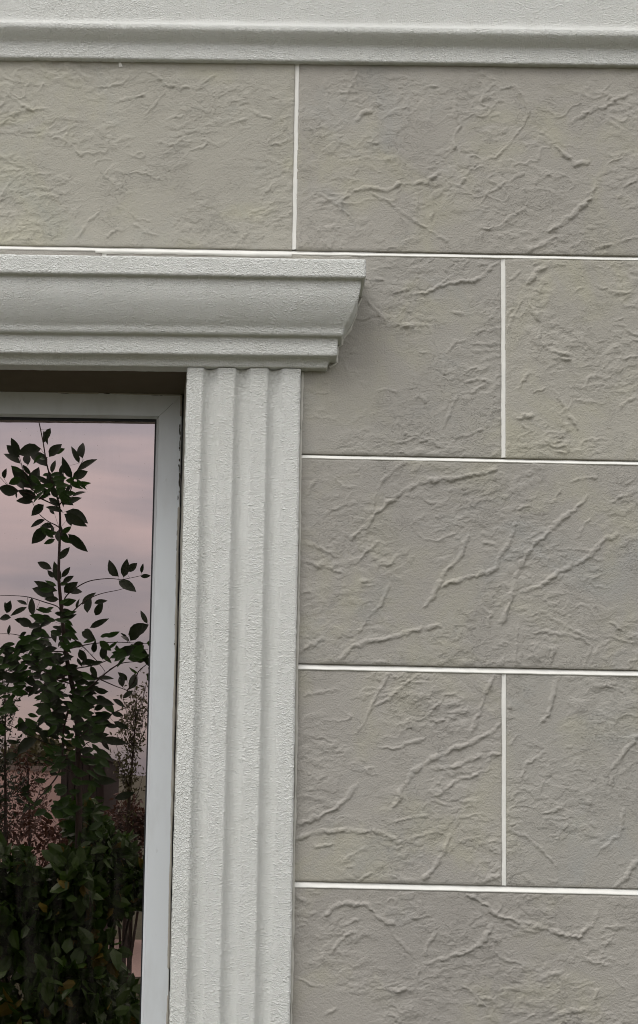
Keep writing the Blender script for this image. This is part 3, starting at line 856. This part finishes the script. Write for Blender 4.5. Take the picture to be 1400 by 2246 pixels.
M_BARK = simple('bark', (0.045, 0.032, 0.024), .9, 80, .35, .6, .002)
M_GRASS = leaf_mat('grass_blade', (0.030, 0.045, 0.012), (0.06, 0.07, 0.02))

def tube_verts(pts, rads, K=6):
    V = []; Fc = []
    pts = [Vector(p) for p in pts]
    for i, p in enumerate(pts):
        d = (pts[min(i+1, len(pts)-1)]-pts[max(i-1, 0)]).normalized()
        a = d.orthogonal().normalized(); b = d.cross(a)
        for q in range(K):
            an = 2*math.pi*q/K
            V.append(p+a*math.cos(an)*rads[i]+b*math.sin(an)*rads[i])
    for i in range(len(pts)-1):
        for q in range(K):
            Fc.append((i*K+q, i*K+(q+1) % K, (i+1)*K+(q+1) % K, (i+1)*K+q))
    Fc.append(tuple(range(K))[::-1]); Fc.append(tuple((len(pts)-1)*K+q for q in range(K)))
    return [tuple(v) for v in V], Fc
def smoothp(pts, n=4):
    """Catmull-Rom through points"""
    P = [Vector(p) for p in pts]; out = []
    for i in range(len(P)-1):
        a, b, c, d = P[max(i-1, 0)], P[i], P[i+1], P[min(i+2, len(P)-1)]
        for k in range(n):
            t = k/n
            out.append(.5*((2*b)+(c-a)*t+(2*a-5*b+4*c-d)*t*t+(3*b-a-3*c+d)*t*t*t))
    out.append(P[-1]); return out

def leaf_shape(w=.36, curl=.12, fold=.10, n=5):
    """unit leaf along +x, blade in xy, with folded midrib"""
    V = []; Fc = []
    for k in range(n+1):
        t = k/n
        hw = w*.5*math.sin(math.pi*t**.82)**.85 if 0 < t < 1 else .004
        z = -curl*t*t
        V += [(t, -hw, z+fold*hw*2), (t, 0, z), (t, hw, z+fold*hw*2)]
    for k in range(n):
        a = k*3
        Fc += [(a, a+1, a+4, a+3), (a+1, a+2, a+5, a+4)]
    return V, Fc
LEAVES = []
for w, cu, fo in ((.36, .10, .25), (.46, .22, .35), (.30, .30, .2), (.52, .05, .3), (.42, -.15, .3)):
    v, f = leaf_shape(w, cu, fo); me = mesh_data('leaf', v, f, M_LEAF, True); LEAVES.append(me)

YT = -3.25                                   # the sapling's distance in front of the wall
def S5(x_, y_): return (x_/3.333, 900+y_/3.333)
def S4(x_, y_): return (x_/4.118, 1250+y_/4.118)
def S6(x_, y_): return (x_/4.242, 1560+y_/4.242)
base_p = rp(172, 1850, YT)
tree = empty('sapling', (base_p.x, YT, 0)); base_loc = Vector((base_p.x, YT, 0))
tag(tree, 'slender young tree with pointed dark leaves mirrored in the window pane', 'tree')
trunk_px = [(85, 922), (94.5, 969), (103, 1020), (115, 1060), (129, 1104), (132, 1140), (131, 1188), (129, 1260), (133, 1314), (139.5, 1386), (147, 1445), (156, 1490), (168, 1550), (172, 1655), (174, 1760), (172, 1850)]
tp = [rp(u, v_, YT+.06*math.sin(i*.9)) for i, (u, v_) in enumerate(trunk_px)]
tp.append(Vector((base_p.x+.01, YT, .5))); tp.append(Vector((base_p.x, YT, -.02)))
tp = smoothp(tp, 4)
n_ = len(tp); rads = [.003+.019*(i/(n_-1))**1.4 for i in range(n_)]
v, f = tube_verts([p-base_loc for p in tp], rads, 8)
obj('trunk', v, f, M_BARK, tree, True)
branches = [
 [S5(0, 490), S5(60, 550), S5(140, 590), S5(240, 620), S5(340, 665), S5(420, 700)],
 [S5(140, 330), S5(165, 420), S5(210, 540), S5(300, 640), S5(420, 700)],
 [S5(610, 360), S5(570, 430), S5(540, 500), S5(510, 600), S5(435, 690)],
 [S5(230, 660), S5(280, 750), S5(350, 810), S5(410, 840), S5(437, 860)],
 [S5(470, 400), S5(460, 480), S5(440, 560), S5(430, 650)],
 [(313, 1262), (291, 1267), (267, 1271), (243, 1269), (214, 1271), (189, 1277), (165, 1291), (143, 1311), (137, 1340)],
 [(279, 1289), (257, 1295), (231, 1300), (206, 1308), (180, 1323), (155, 1347), (138, 1370)],
 [(0, 1306), (24, 1306), (61, 1309), (97, 1320), (126, 1330), (136, 1345)],
 [(330, 1412), (303, 1411), (255, 1409), (206, 1412), (175, 1418), (146, 1425)],
 [(289, 1413), (279, 1425), (262, 1454), (231, 1478), (199, 1507), (170, 1530), (160, 1560)],
 [(231, 1473), (218, 1456), (194, 1430), (170, 1408), (142, 1390)],
 [(325, 1425), (279, 1425), (257, 1435), (231, 1451), (199, 1461), (170, 1466), (152, 1470)],
 [(325, 1450), (291, 1452), (265, 1456), (240, 1470)],
 [(335, 1440), (323, 1456), (304, 1473), (294, 1495), (279, 1515)],
 [(299, 1529), (279, 1515), (253, 1505), (226, 1493), (200, 1480)],
 [(311, 1529), (279, 1551), (250, 1563), (205, 1590), (172, 1620)],
 [(0, 1390), (30, 1391), (60, 1400), (100, 1425), (140, 1430)],
 [(49, 1430), (73, 1454), (110, 1480), (152, 1490)],
 [(0, 1467), (35, 1475), (80, 1484), (120, 1490), (156, 1500)],
 [(0, 1560), (19, 1588), (47, 1602), (75, 1617), (120, 1635), (170, 1650)],
 [(0, 1855), (35, 1807), (64, 1772), (94, 1741), (118, 1713), (130, 1692), (137, 1661), (140, 1600), (150, 1560)],
 [(0, 1763), (21, 1749), (35, 1746), (60, 1735)],
 [(30, 1540), (60, 1520), (100, 1500), (150, 1480)],
 [(240, 1640), (215, 1625), (190, 1630), (172, 1650)],
 [(20, 1640), (60, 1650), (110, 1670), (172, 1700)],
]
bpts = []
for bi, b in enumerate(branches):
    q = rnd.uniform(-.18, .18)
    P = [rp(u, v_, YT+q*(1-k/(len(b)-1))) for k, (u, v_) in enumerate(b)]
    P = smoothp(P, 4); n_ = len(P)
    big = .0055 if bi in (9, 20) else .0028
    v, f = tube_verts([p-base_loc for p in P], [.0014+big*(i/(n_-1)) for i in range(n_)], 5)
    obj('branch', v, f, M_BARK, tree, True)
    bpts.append(P)
leafs = '''300 280 140 315;140 320 90 215;140 345 60 265;150 390 45 320;360 340 440 255;345 410 230 315;205 400 190 320;225 470 165 400;380 460 400 365;240 570 120 430;235 590 265 430;175 580 100 490;
140 590 0 575;30 500 45 430;120 600 120 640;270 640 140 590;240 670 125 655;360 550 265 475;370 620 300 560;400 560 345 450;460 540 430 460;530 500 455 355;580 385 530 265;605 350 595 240;570 440 695 355;
530 500 630 450;520 540 480 600;530 630 610 585;460 690 580 640;480 740 630 815;470 760 610 835;460 740 350 700;320 690 240 760;330 800 215 840;390 850 300 840;345 860 245 960;380 850 390 895;400 760 350 710;
450 850 450 950;500 905 630 1025;500 780 520 840;435 1090 505 1015;380 1160 280 1110;405 1220 350 1175;430 1260 400 1110;450 1220 510 1150;460 1260 540 1215;420 1320 255 1260;400 1370 245 1300;470 1330 555 1265;
500 1330 590 1325;870 1215 790 1110;905 1220 930 1090;930 1180 1000 1120;1035 1190 1045 1130;1030 1215 1100 1210;870 1245 985 1330;430 1380 330 1380;60 1480 40 1400;90 1500 180 1440;200 1420 130 1385;
240 1500 230 1380;190 1550 115 1530;560 1450 570 1385;600 1420 690 1335;640 1480 660 1380;690 1410 780 1390;700 1500 745 1410;660 1590 780 1525;620 1600 690 1660;1080 1560 1030 1470;940 1640 1080 1570;
930 1660 890 1630;60 1640 70 1570;320 150 345 230;370 130 320 225;440 600 470 690;420 640 380 560;440 480 470 380;455 640 530 690;430 700 360 640;440 880 500 960;420 880 440 960'''
LP = []
for ln in leafs.split(';'):
    a, b, c, d = [float(q) for q in ln.split()]; LP.append((*S5(a, b), *S5(c, d)))
leafs4 = '''740 560 850 620;850 750 860 650;930 810 945 680;1050 680 1070 740;720 720 780 830;640 640 590 540;700 800 730 860;830 860 920 840;820 870 870 960;880 980 1020 965;890 990 810 970;1150 1000 1080 935;1110 1060 1090 950;
1170 1080 1230 940;980 1100 840 1080;860 1180 1010 1220;1020 1170 1120 1230;1110 1160 1200 1090;1010 1310 870 1330;900 1370 1010 1390;1040 1370 1150 1430;500 1110 350 1180;390 1030 460 1090;370 1040 250 1140;
450 1190 570 1260;390 1290 470 1340;100 430 0 440;60 390 90 290;240 340 110 390;300 500 170 450;240 560 180 600;30 720 100 760;130 730 20 740;170 850 30 860;200 950 60 980;1180 640 1280 500;1170 650 1100 580;
1300 660 1210 690;1290 700 1330 860;1250 760 1170 750;1060 760 1250 720;640 890 740 960;600 880 700 870;560 800 440 790;540 830 520 760;420 830 330 900;560 640 530 690;480 560 500 640;470 700 410 650;420 700 300 640;
290 830 190 840;280 720 160 700'''
for ln in leafs4.split(';'):
    a, b, c, d = [float(q) for q in ln.split()]; LP.append((*S4(a, b), *S4(c, d)))
leafs6 = '''490 20 400 80;480 10 620 60;210 110 290 170;350 260 160 370;450 300 380 200;380 180 320 110;540 170 480 60;520 320 470 260;560 370 600 300;860 230 990 210;940 260 1160 285;950 270 1010 350;1060 95 1190 160;1040 130 870 40;
1150 40 1040 20;60 270 180 300;880 350 1050 430;100 690 140 740;200 740 280 690;0 820 70 830;200 775 280 765;150 820 220 850;870 640 1070 650;1070 810 1240 760;590 460 680 500;740 380 860 350;40 430 170 400;
660 220 560 160;680 330 600 290;720 100 860 160;760 220 690 140;300 880 200 930;460 560 540 590;470 910 580 900'''
for ln in leafs6.split(';'):
    a, b, c, d = [float(q) for q in ln.split()]; LP.append((*S6(a, b), *S6(c, d)))
# further leaves of the crowded middle of the crown
clus = [(115, 1385, 38, 10), (62, 1425, 42, 12), (18, 1470, 34, 9), (95, 1460, 36, 12), (130, 1500, 36, 12), (160, 1525, 40, 14), (150, 1572, 48, 18), (200, 1545, 30, 7), (232, 1580, 28, 6), (95, 1592, 34, 8),
        (45, 1510, 34, 7), (170, 1455, 22, 4), (118, 1345, 24, 6), (160, 1620, 45, 12), (125, 1230, 14, 3), (317, 1440, 14, 4), (128, 1120, 18, 4)]
for cx_, cy_, rr, n in clus:
    for _ in range(n):
        a = rnd.uniform(0, 6.28); r_ = rr*rnd.random()**.6; u, v_ = cx_+r_*math.cos(a), cy_+r_*.85*math.sin(a)
        b = rnd.uniform(-.5, .9) if math.cos(a) > 0 else math.pi-rnd.uniform(-.5, .9)
        ln = rnd.uniform(20, 34)
        LP.append((u, v_, u+ln*math.cos(b), v_+ln*math.sin(b)))
def place_leaf(u0_, v0_, u1_, v1_, y):
    a, b = rp(u0_, v0_, y), rp(u1_, v1_, y+rnd.uniform(-.03, .03))
    d = b-a; ln = d.length*rnd.uniform(1.0, 1.12); d.normalize()
    zax = Vector((rnd.uniform(-.45, .45), 1, rnd.uniform(-.55, .55)))      # blades mostly face the house, tilted at random
    yax = zax.cross(d).normalized(); zax = d.cross(yax).normalized()
    o = link('leaf', LEAVES[rnd.randrange(5)], tree)
    M = Matrix((d*ln*1.05, yax*ln*1.12, zax*ln)).transposed().to_4x4(); M.translation = a-base_loc
    o.matrix_basis = M
    return a
crown_px = [(118, 1070, 34, 20), (150, 1055, 24, 10), (66, 1050, 34, 9), (126, 1175, 16, 8), (108, 1000, 16, 4), (290, 1440, 26, 10), (215, 1415, 34, 8), (110, 1400, 55, 34), (55, 1440, 52, 34), (12, 1485, 45, 26), (95, 1475, 48, 30), (150, 1515, 50, 34), (150, 1575, 62, 40), (55, 1530, 50, 22), (175, 1635, 60, 40), (205, 1560, 40, 14), (128, 1345, 30, 12), (318, 1425, 24, 12),
            (315, 1480, 16, 5), (30, 1590, 50, 14), (150, 1690, 60, 26), (128, 1290, 14, 5), (175, 1790, 60, 30), (110, 1760, 50, 14)]
stalks = []
for k, q in enumerate(LP[:296]):
    y = YT+rnd.uniform(-.14, .14)
    a = place_leaf(*q, y)
    best, bd = None, 1e9
    for P in bpts+[tp]:
        for p in P:
            dd = (p-a).length
            if dd < bd: bd, best = dd, p
    if .012 < bd < .10: stalks.append((a, best))
V = []; Fc = []
for a, b in stalks:
    mid = (a+b)/2+Vector((0, 0, -.006)); v, f = tube_verts([a-base_loc, mid-base_loc, b-base_loc], [.0008, .0009, .0012], 4)
    o_ = len(V); V += v; Fc += [tuple(i+o_ for i in q) for q in f]
LV = []; LF = []
for cx_, cy_, rr, n in crown_px:
    for _ in range(n):
        a = rnd.uniform(0, 6.28); r_ = rr*rnd.random()**.55; u, v_ = cx_+r_*math.cos(a), cy_+r_*.8*math.sin(a)
        y = YT+rnd.uniform(-.3, .3); p = rp(u, v_, y)
        b_ = rnd.uniform(-.9, .7); d = Vector((math.copysign(math.cos(b_), math.cos(a)), rnd.uniform(-.3, .3), math.sin(b_))).normalized()
        zax = Vector((rnd.uniform(-.5, .5), 1, rnd.uniform(-.6, .6))); yax = zax.cross(d).normalized(); zax = d.cross(yax).normalized()
        ln = rnd.uniform(.055, .09); me_ = LEAVES[rnd.randrange(5)]; o_ = len(LV)
        LV += [tuple(p-base_loc+(d*q_.co.x+yax*q_.co.y+zax*q_.co.z)*ln) for q_ in me_.vertices]
        LF += [tuple(i+o_ for i in pl.vertices) for pl in me_.polygons]
tag(obj('crown', LV, LF, M_LEAFG, tree, True), kind='stuff')
tag(obj('leaf_stalks', V, Fc, M_BARK, tree), kind='stuff')

# clumps of leaves as one mesh
def leaf_cloud(centres, size, n_each, spread, seed, w=.45, flat=0.2):
    g = np.random.default_rng(seed)
    C = np.repeat(np.array(centres), n_each, 0); n = len(C)
    off_ = g.normal(size=(n, 3)); off_ /= np.linalg.norm(off_, axis=1)[:, None]
    C = C+off_*np.array(spread)*(g.random((n, 1))**.45)
    d = g.normal(size=(n, 3)); d[:, 2] -= .25; d += off_*.8; d /= np.linalg.norm(d, axis=1)[:, None]
    t = g.normal(size=(n, 3)); s = np.cross(d, t); s /= np.linalg.norm(s, axis=1)[:, None]; nn = np.cross(d, s)
    ln = size*g.uniform(.6, 1.25, (n, 1))
    shp = [(0, 0, 0), (.3, -.5*w, .06), (.36, 0, 0), (.3, .5*w, .06), (.72, -.36*w, .0), (.75, 0, -.06), (.72, .36*w, .0), (1, 0, -.14)]
    V = np.stack([C+ln*(d*a+s*b+nn*c) for a, b, c in shp], 1).reshape(-1, 3)
    b0 = (np.arange(n)*8)[:, None, None]
    q = np.array([(0, 1, 2, 2), (0, 2, 3, 3), (1, 4, 5, 2), (2, 5, 6, 3), (4, 7, 5, 5), (5, 7, 6, 6)])
    tri = np.array([(0, 1, 2), (0, 2, 3), (1, 4, 5), (1, 5, 2), (2, 5, 6), (2, 6, 3), (4, 7, 5), (5, 7, 6)])
    return V, (tri[None]+b0).reshape(-1, 3)
def shrub(name, label, cat, loc, blobs, size, n_each, mat, seed, stems=5, w=.45, group=None, top=None):
    """blobs: (dx,dy,z,radius)"""
    root = empty(name, loc); tag(root, label, cat, group)
    g = random.Random(seed); cs = []; 
    V = None
    for (dx, dy, z, r_) in blobs:
        sub = []
        for _ in range(9):
            a = Vector((g.gauss(0, 1), g.gauss(0, 1), g.gauss(0, 1))).normalized()*r_*g.uniform(.25, .85)
            sub.append((dx+a.x, dy+a.y, max(.05, z+a.z)))
        v_, f_ = leaf_cloud(sub, size, n_each, (r_*.42,)*3, g.randrange(10**6), w)
        if V is None: V, Fv = v_, f_
        else: Fv = np.concatenate([Fv, f_+len(V)]); V = np.concatenate([V, v_])
        cs.append((dx, dy, z))
    cr_ = link('crown', np_mesh('crown', V, Fv, mat, False), root); tag(cr_, kind='stuff')
    SV = []; SF = []
    for k, c in enumerate(cs):
        p = [Vector((g.uniform(-.06, .06), g.uniform(-.06, .06), -.02)), Vector((c[0]*.4, c[1]*.4, c[2]*.5)), Vector(c)]
        v_, f_ = tube_verts(smoothp(p, 4), [.014-.0011*i for i in range(9)], 5)
        o_ = len(SV); SV += v_; SF += [tuple(i+o_ for i in q) for q in f_]
    obj('stems', SV, SF, M_BARK, root, True)
    return root
def at(u, v_, y): 
    p = rp(u, v_, y); return p
# big-leaved dark bushes low in the pane (between sapling and house path)
def bpx(u, v_, y, r_, base):
    p = rp(u, v_, y); return (p.x-base.x, p.y-base.y, p.z, r_)
b1 = Vector((rp(90, 2000, -3.0).x, -3.0, 0))
shrub('leafy_bush', 'large dark green broad-leaved bush filling the bottom left of the reflection', 'bush', b1,
      [bpx(20, 1960, -3.0, .24, b1), bpx(80, 1965, -3.1, .2, b1), bpx(140, 1960, -3.0, .22, b1), bpx(60, 2060, -2.9, .28, b1), bpx(150, 2060, -2.9, .26, b1), bpx(200, 1990, -3.1, .17, b1), bpx(40, 2180, -2.8, .3, b1), bpx(150, 2190, -2.8, .3, b1),
       bpx(-60, 1960, -3.1, .3, b1), bpx(-60, 2050, -2.9, .32, b1)], .095, 36, M_LEAF2, 5, w=.62)
b2 = Vector((rp(240, 2000, -3.3).x, -3.3, 0))
shrub('leafy_bush', 'dark green bush with thinner leaves beside the window frame in the reflection', 'bush', b2,
      [bpx(215, 1870, -3.3, .20, b2), bpx(262, 1900, -3.3, .20, b2), bpx(300, 1940, -3.3, .12, b2), bpx(250, 1980, -3.2, .16, b2), bpx(190, 1800, -3.4, .17, b2), bpx(215, 2190, -3.1, .22, b2), bpx(290, 2235, -3.2, .16, b2)],
      .085, 30, M_LEAF2, 6, w=.5)
b3 = Vector((rp(290, 1850, -5.2).x, -5.2, 0))
shrub('russet_shrub', 'russet-leaved shrub behind the sapling at the right of the reflection', 'shrub', b3,
      [bpx(300, 1800, -5.2, .24, b3), bpx(262, 1822, -5.2, .22, b3), bpx(330, 1830, -5.2, .25, b3), bpx(230, 1850, -5.3, .2, b3), bpx(290, 1880, -5.2, .3, b3)], .045, 60, M_LEAFR, 7)
b4 = Vector((rp(30, 1800, -5.6).x, -5.6, 0))
shrub('russet_shrub', 'brown twiggy shrub in front of the garden wall at the left of the reflection', 'shrub', b4,
      [bpx(15, 1800, -5.6, .30, b4), bpx(70, 1830, -5.6, .27, b4), bpx(110, 1850, -5.6, .26, b4), bpx(-30, 1760, -5.6, .2, b4), bpx(150, 1860, -5.6, .2, b4)], .05, 26, M_LEAFR, 8)
# wispy young trees
def wispy(name, label, u0_, v0_, u1_, v1_, y, n, seed, mat, size=.032, ywid=.25, wpx=26):
    g = random.Random(seed); bp = rp((u0_+u1_)/2, v1_, y); root = empty(name, (bp.x, y, 0)); tag(root, label, 'tree')
    bl = Vector((bp.x, y, 0)); topp = rp(u0_, v0_, y)
    pts = smoothp([Vector((0, 0, -.02)), Vector((0, 0, bp.z)), (topp+Vector((bp.x, y, bp.z)))*.5-bl, topp-bl], 5)
    v_, f_ = tube_verts(pts, [.016*(1-i/len(pts))+.002 for i in range(len(pts))], 6)
    obj('trunk', v_, f_, M_BARK, root, True)
    tw = []; SV = []; SF = []
    for k in range(n):
        t = g.uniform(.35, .98); p = pts[int(t*(len(pts)-1))]
        e_ = p+Vector((g.uniform(-1, 1)*wpx/2400*(2.4+abs(y)+.4)*(1.3-t*.5), g.uniform(-.2, .2), g.uniform(.05, .35)))
        b_ = smoothp([p, (p+e_)/2+Vector((0, 0, -.03)), e_], 4)
        v_, f_ = tube_verts(b_, [.003-.0002*i for i in range(9)], 4)
        o_ = len(SV); SV += v_; SF += [tuple(i+o_ for i in q) for q in f_]
        tw += [tuple(q) for q in b_[2:]]
    obj('branches', SV, SF, M_BARK, root, True)
    V_, F_ = leaf_cloud(tw, size, 3, (.035,)*3, seed, .42)
    tag(link('crown', np_mesh('crown', V_, F_, mat, False), root), kind='stuff')
wispy('young_tree', 'thin wispy young tree with tiny leaves beside the window frame in the reflection', 300, 1535, 262, 1800, -5.0, 46, 3, M_LEAFY, .034, wpx=34)
wispy('young_tree', 'thin small-leaved young tree at the left edge of the reflection', 12, 1525, 10, 1830, -5.4, 40, 4, M_LEAF, .036, wpx=40)
wispy('young_tree', 'sparse brown-leaved young tree before the garden wall in the reflection', 60, 1655, 70, 1830, -6.0, 34, 9, M_LEAFR, .035, wpx=45)

# garden wall, shed, far tree and ground
M_GW = simple('pale_render', (0.80, 0.62, 0.54), .9, 6, .12, .4, .004)
gw = empty('garden_wall', (0, -8.4, 0)); tag(gw, 'low pale rendered garden wall behind the shrubs in the reflection', 'wall')
xr_ = rp(140, 1700, -8.4).x
v, f = boxv(-14, xr_, -.1, .1, 0, rp(70, 1690, -8.4).z); obj('wall_body', v, f, M_GW, gw)
zt_ = rp(70, 1690, -8.4).z
v, f = boxv(-14, xr_+.03, -.13, .13, zt_+.001, zt_+.05); obj('coping', v, f, simple('coping_stone', (.28, .24, .2), .9, 20), gw)
M_SHED = simple('dark_boards', (0.030, 0.021, 0.017), .8, 4, .3, .6, .004, stretch=(12, 12, 1))
shx0, shx1 = rp(134, 1700, -7.0).x, rp(229, 1700, -7.0).x; zs_ = rp(180, 1664, -7.0).z
sh = empty('shed', ((shx0+shx1)/2, -7.0, 0)); tag(sh, 'dark brown wooden garden shed standing behind the sapling in the reflection', 'shed')
hw_ = abs(shx1-shx0)/2; nb = 6
for k in range(nb):
    v, f = boxv(-hw_+2*hw_*k/nb+.004, -hw_+2*hw_*(k+1)/nb-.004, -.012, .012, 0, zs_); obj('board', v, f, M_SHED, sh)
v, f = boxv(-hw_+.001, hw_-.001, -1.0, -.013, 0, zs_-.002); obj('shed_body', v, f, M_SHED, sh)
v = [(-hw_-.02, .04, zs_), (hw_+.02, .04, zs_), (hw_+.02, -1.1, zs_-.06), (-hw_-.02, -1.1, zs_-.06)]; v += [(a, b, c+.035) for a, b, c in v]
obj('roof', v, [(0, 1, 2, 3), (7, 6, 5, 4), (0, 4, 5, 1), (1, 5, 6, 2), (2, 6, 7, 3), (3, 7, 4, 0)], M_SHED, sh)
def big_tree(label, loc, h, r_, mat, seed, n=26, nl=110):
    root = empty('far_tree', loc); tag(root, label, 'tree'); g = random.Random(seed); cs = []
    for _ in range(n):
        a = Vector((g.gauss(0, 1), g.gauss(0, 1), g.gauss(0, .7))).normalized()*r_*g.uniform(.2, .9); cs.append((a.x, a.y, h-r_*.6+a.z*.7))
    V_, F_ = leaf_cloud(cs, .13, nl, (r_*.3,)*3, seed, .6)
    tag(link('crown', np_mesh('crown', V_, F_, mat, False), root), kind='stuff')
    v_, f_ = tube_verts(smoothp([Vector((0, 0, -.05)), Vector((.05, 0, h*.4)), Vector((0, .05, h-r_))], 4), [.16-.012*i for i in range(9)], 8)
    obj('trunk', v_, f_, M_BARK, root, True)
p = rp(95, 1650, -15)
big_tree('rounded olive-green tree beyond the garden wall in the reflection', (p.x, -15, 0), p.z+.15, .75, M_LEAFY, 21)
for k, (x_, y_, h_, r_) in enumerate([(-10.5, -16, 4.2, 2.0), (3.5, -17, 4.4, 2.2), (8.5, -14, 3.6, 1.8)]):
    big_tree(['tall dark tree at the far left end of the garden', 'broad dark tree behind the lawn opposite the plain tiles', 'low dark tree at the far right end of the garden'][k], (x_, y_, 0), h_, r_, M_LEAF2, 30+k, 30, 60)

# ground
m, t, b = new_mat('garden_soil_and_turf')
c = coords(t, 'Object'); n = noise(t, c, 1.3, 6, .65)
L(t, ramp(t, n, [(0.35, (0.045, 0.038, 0.024)), (0.5, (0.05, 0.055, 0.022)), (0.7, (0.075, 0.07, 0.03))]), b.inputs['Base Color'])
b.inputs['Roughness'].default_value = .95; L(t, bump(t, noise(t, c, 35, 5, .7), .8, .02), b.inputs['Normal'])
obj('ground', [(-600, -600, 0), (600, -600, 0), (600, 600, 0), (-600, 600, 0)], [(0, 1, 2, 3)], m).__setitem__('kind', 'structure')
M_PATH = simple('pale_gravel', (0.36, 0.28, 0.23), .95, 80, .25, .8, .006)
obj('path', [(-9, -7.9, .004), (6, -7.9, .004), (6, -6.0, .004), (-9, -6.0, .004)], [(3, 2, 1, 0)][::1], M_PATH).__setitem__('kind', 'structure')
# short turf tufts near the house
g = np.random.default_rng(5); n = 9000
Cx = g.uniform(-4.5, 4.5, n); Cy = g.uniform(-5.8, -.15, n)
hgt = g.uniform(.03, .08, n); an = g.uniform(0, 6.28, n); w_ = .006
dx, dy = np.cos(an)*w_, np.sin(an)*w_; lx, ly = g.normal(0, .02, n), g.normal(0, .02, n)
V = np.stack([np.stack([Cx-dx, Cy-dy, np.full(n, -.002)], 1), np.stack([Cx+dx, Cy+dy, np.full(n, -.002)], 1), np.stack([Cx+lx, Cy+ly, hgt], 1)], 1).reshape(-1, 3)
tag(link('grass', np_mesh('grass', V, np.arange(3*n).reshape(n, 3), M_GRASS, False)), 'short grass growing on the ground before the house', 'grass', kind='stuff')
